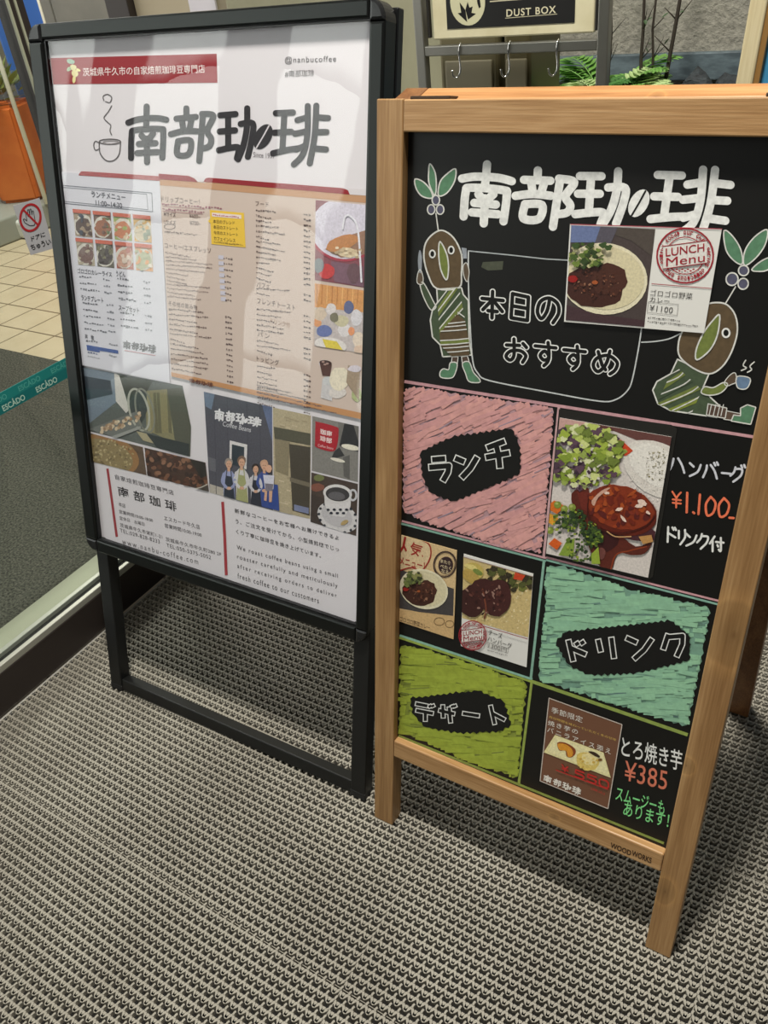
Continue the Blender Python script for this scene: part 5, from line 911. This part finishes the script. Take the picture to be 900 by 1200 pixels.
# --- trash bins
def trash_bin(x0, x1, y, c, label):
    t = thing('trash_bin', label, 'bin', Matrix.Translation(((x0 + x1) / 2, y, 0)), 'bins behind the dust box stand'); hw_ = (x1 - x0) / 2; mm = noise_mix(mat('bin_' + str(c[0]), c, .35, .4), c, tuple(int(v * 1.18) for v in c), (1, 1, 8))
    MB().box(-hw_, hw_, 0, .19, .03, 1.0, .008).build('body', t, mm); MB().box(-hw_ * .8, hw_ * .8, -.004, .002, .68, .93, .003).build('flap', t, mat('flap_olive', (138, 132, 108), .4, .1)); MB().box(-hw_ - .004, hw_ + .004, -.006, .196, 1.0, 1.03, .006).build('lid', t, mat('bin_lid', (60, 56, 46), .4)); MB().box(-hw_ + .01, hw_ - .01,   .01, .18, 0, .03, .002).build('base', t, m_foot)
trash_bin(-1.070, -.915, 1.96, (96, 90, 66), 'olive grey bin with pale flap behind the left two hooks'); trash_bin(-.903, -.838, 1.96, (84, 78, 54), 'olive grey bin beside the ferns, behind the middle hook')
# --- planter with ferns, thin shrubs and rocks against the stucco wall
pl = thing('planter', 'raised planter of dark soil along the grey stucco wall', 'planter', Matrix.Translation((.1, 2.36, 0)))
MB().box(-.95, 2.2, -.2, .2, 0, .72, .006).build('planter_wall', pl, mat('planter_stone', (96, 94, 86), .8)); MB().box(-.93, 2.18, -.185, .19, .70, .735, .01).build('soil', pl, noise_mix(mat('soil', (44, 38, 30), .95), (34, 30, 24), (62, 54, 42), (60, 60, 60), bump=.8))
m_f1, m_f2, m_f3 = mat('fern_green', (112, 162, 76), .5), mat('fern_dark', (70, 122, 56), .5), mat('fern_pale', (176, 200, 138), .5); m_stem = mat('twig_bark', (48, 40, 32), .8); m_leaf = mat('small_leaf', (62, 84, 54), .5)
def fern(x, y, z, n, L, mm, label, rust=False):
    random.seed(int((x + 5) * 1000)); mb = MB(); mb.use(mm)
    for k in range(n):
        an = 2 * math.pi * k / n + random.uniform(-.3, .3); ln = L * random.uniform(.7, 1.1); rise = random.uniform(.5, 1.1); pts = []
        for i in range(9): t_ = i / 8; pts.append(V3((ln * .8 * t_ * math.cos(an), ln * .8 * t_ * math.sin(an), ln * rise * t_ * (1.25 - .75 * t_))))
        mb.tube(pts, [.0022 * (1 - .8 * i / 8) for i in range(9)], 5)
        for i in range(1, 16):
            t_ = i / 16; f = t_ * 8; j = min(int(f), 7); p = pts[j].lerp(pts[j + 1], f - j); d = (pts[j + 1] - pts[j]).normalized(); sd = d.cross(V3((0, 0, 1))).normalized(); w = ln * .30 * math.sin(math.pi * (t_ * .85 + .12))
            for s_ in (-1, 1): mb.leaf(p, sd * s_ * w + d * w * .55 + V3((0, 0, -.1 * w)), w * .17)
    return mb.build('fern', None, mm, M=Matrix.Translation((x, y, z)), label=label, cat='fern', group='ferns in the planter')
for args in ((-.735, 2.22, .735, 17, .195, m_f3, 'pale feathery fern standing tallest just right of the steel post'), (-.70, 2.28, .735, 18, .16, m_f2, 'dark green fern below the pale fern at the steel post'), (-.64, 2.24, .735, 17, .145, m_f1, 'low bright green fern at the foot of the thin stems'), (-.775, 2.33, .735, 20, .21, m_f1, 'bushy green fern seen between the hooks and the steel post'), (-.57, 2.22, .735, 12, .10, m_f1, 'smallest low fern at the right end beside the dark rock'), (-.825, 2.26, .735, 18, .19, m_f2, 'dark green fern growing next to the olive bin')): fern(*args)
def shrub(x, y, top, lean, r, nl, label, seed):
    random.seed(seed); t = thing('slender_shrub', label, 'shrub', Matrix.Translation((x, y, .735)), 'bare thin shrubs before the stucco wall'); mb = MB(); h = top - .735
    pts = [V3((lean * (i / 8) * h + random.uniform(-.004, .004), random.uniform(-.004, .004), h * i / 8)) for i in range(9)]; mb.tube(pts, [r * (1 - .5 * i / 8) for i in range(9)], 7); lv = MB()
    for i in range(2, 9):
        for s_ in range(2):
            an = random.uniform(0, 6.28); d = V3((math.cos(an), math.sin(an) * .6, .9)).normalized() * random.uniform(.03, .07); mb.tube([pts[i], pts[i] + d * .6, pts[i] + d], [r * .35, r * .25, r * .15], 5)
            for q_ in range(nl): b0 = pts[i] + d * random.uniform(.4, 1); lv.leaf(b0, V3((random.uniform(-1, 1), random.uniform(-1, 1), random.uniform(-.6, .8))).normalized() * random.uniform(.012, .024), .005)
    mb.build('stem', t, m_stem)
    if nl: lv.build('foliage', t, m_leaf)
    else: lv.bm.free()
shrub(-.694, 2.35, 1.25, -.03, .0050, 1, 'leftmost of the three thick stems, upright with knobbly twigs', 31); shrub(-.668, 2.36, 1.25, -.05, .0038, 0, 'thinnest upright bare stem between the two thicker stems', 32); shrub(-.645, 2.35, 1.3, .10, .0058, 1, 'right leaning thick stem with leafy twigs near the dark rock', 33); shrub(-.772, 2.30, 1.25, .02, .0034, 0, 'lone thin bare stem close beside the steel post', 34)
def rock(x, y, z, sx_, sy_, sz_, c, label, seed):
    random.seed(seed); bm = bmesh.new(); bmesh.ops.create_icosphere(bm, subdivisions=3, radius=1); o_ = [V3((random.uniform(-1, 1), random.uniform(-1, 1), random.uniform(-1, 1))).normalized() for _ in range(14)]; k_ = [random.uniform(.62, .95) for _ in o_]
    for v in bm.verts:
        for n_, kk in zip(o_, k_):
            d = v.co.dot(n_) - kk
            if d > 0: v.co -= n_ * d
        v.co = V3((v.co.x * sx_, v.co.y * sy_, max(v.co.z, -.5) * sz_))
    me = bpy.data.meshes.new('rock'); bm.to_mesh(me); bm.free(); me.materials.append(c); return link(bpy.data.objects.new('rock', me), None, label, 'rock', 'rocks in the planter', None, Matrix.Translation((x, y, z)))
m_rock = noise_mix(mat('dark_rock', (48, 54, 58), .7), (22, 26, 30), (48, 56, 60), (30, 30, 90), bump=.8)
rock(-.555, 2.33, .765, .075, .07, .085, m_rock, 'larger dark blue-grey rock with ridged top beside the leaning stem', 5); rock(-.47, 2.36, .765, .055, .05, .072, m_rock, 'smaller dark rock at right of the ridged rock, by the wood frame', 6)
# --- pale wood notice board with blue panel at the right edge
nb = thing('notice_board', 'pale wood framed board with blue panel at the far right edge', 'board', Matrix.Translation((-.316, 1.45, 0)) @ Matrix.Rotation(math.radians(2.72), 4, 'Y'))
m_pale = wood('pale_pine', (214, 200, 160), (200, 182, 140), (226, 214, 178), 2); m_brown = mat('board_brown_edge', (150, 112, 60), .5)
MB().box(-.0165, .0075, 0, .03, .002, 1.25, .003).build('frame_post', nb, m_pale); MB().box(.46, .484, 0, .03, .02, 1.25, .003).build('frame_post', nb, m_pale); MB().box(.0075, .46, 0, .03, 1.226, 1.25, .003).build('frame_rail', nb, m_pale); MB().box(.0075, .46, 0, .03, .30, .324, .003).build('frame_rail', nb, m_pale)
MB().box(.0075, .016, .004, .028, .324, 1.226, .001).build('inner_edge', nb, m_brown); MB().box(.016, .46, .016, .024, .324, 1.226, 0).build('blue_panel', nb, mat('blue_board', (70, 150, 196), .5))
# --- shop things seen through the glass
plat = MB().box(-4.9, -4.22, 2.55, 3.25, 0, .13, .01).build('display_platform', m=mat('platform_grey', (150, 152, 142), .6), label='low grey display platform under the orange bucket beyond the glass', cat='platform')
MB().box(-4.25, -4.13, 2.80, 2.93, 0, .10, .02, 3).build('white_box', m=mat('white_plastic', (226, 228, 222), .4), label='small white plastic box on the tiles in front of grey platform', cat='box')
ob = thing('orange_bucket', 'tall orange bucket with wrapped plant behind the glass door', 'bucket', Matrix.Translation((-4.46, 3.10, .13)))
mo = noise_mix(mat('orange_paper', (214, 112, 44), .5), (202, 100, 38), (222, 122, 52), (4, 4, 4))
sq = lambda h: [(-h, -h), (h, -h), (h, h), (-h, h)]
def taper(name, parent, mm, z0, z1, h0, h1, rotz):
    bm = bmesh.new(); a0 = [bm.verts.new((x, y, z0)) for x, y in sq(h0)]; a1 = [bm.verts.new((x, y, z1)) for x, y in sq(h1)]; bm.faces.new(a0[::-1]); bm.faces.new(a1)
    for i in range(4): bm.faces.new((a0[i], a0[(i + 1) % 4], a1[(i + 1) % 4], a1[i]))
    bmesh.ops.bevel(bm, geom=list(bm.edges), offset=.02, segments=3, affect='EDGES'); bmesh.ops.rotate(bm, verts=bm.verts, cent=(0, 0, 0), matrix=Matrix.Rotation(rotz, 3, 'Z'))
    me = bpy.data.meshes.new(name); bm.to_mesh(me); bm.free(); me.materials.append(mm); return link(bpy.data.objects.new(name, me), parent)
taper('pot', ob, mo, 0, .50, .115, .15, .5); taper('wrapping', ob, clear('wrap_plastic', .25, (.98, .95, .92), 2.0), .502, .66, .15, .11, .5)
random.seed(3); mb = MB(); mb.use(mat('shop_leaf', (120, 132, 52), .5))
for i in range(90): d = V3((random.gauss(0, 1), random.gauss(0, 1), random.uniform(.2, 1.6))).normalized() * random.uniform(.1, .3); mb.leaf(V3((0, 0, .5)) + d * .6, d * .5, .03)
mb.build('foliage', ob)
MB().use(mat('pole_white', (226, 224, 206), .4)).tube([(-4.2, 3.02, .13), (-4.2, 3.02, 1.6)], .012, 10).build('banner_pole', m=None, label='thin white pole standing before the orange bucket beyond the glass', cat='pole')
m_blue = mat('banner_blue', (60, 108, 190), .6)
bn = thing('blue_banner', 'blue upright banner behind the white pole beyond the glass', 'banner', Matrix.Translation((-4.5, 3.34, 0)))
MB().box(-.006, .006, -.055, .055, .35, 1.9, .002).build('cloth', bn, m_blue); MB().box(-.05, .05, -.06, .06, 0, .02, .004).build('base', bn, m_foot); MB().tube([(0.012, .056, .02), (.012, .056, 1.92)], .008, 8).build('pole', bn, mat('pole_white'))
bn = thing('blue_banner', 'blue upright banner right of the dark door stile, behind the glass', 'banner', Matrix.Translation((-4.4, 3.47, 0)))
MB().box(-.006, .006, -.05, .045, .35, 1.9, .002).build('cloth', bn, m_blue); MB().box(-.05, .05, -.04, .055, 0, .02, .004).build('base', bn, m_foot); MB().tube([(.012, .047, .02), (.012, .047, 1.92)], .008, 8).build('pole', bn, mat('pole_white'))
MB().box(-2.425, -2.30, 2.590, 2.5985, .9, 1.30, 0).build('wall_notice', m=mat('notice_white', (212, 210, 220), .5), label='white paper notice on the beige wall above the poster stand', cat='notice')
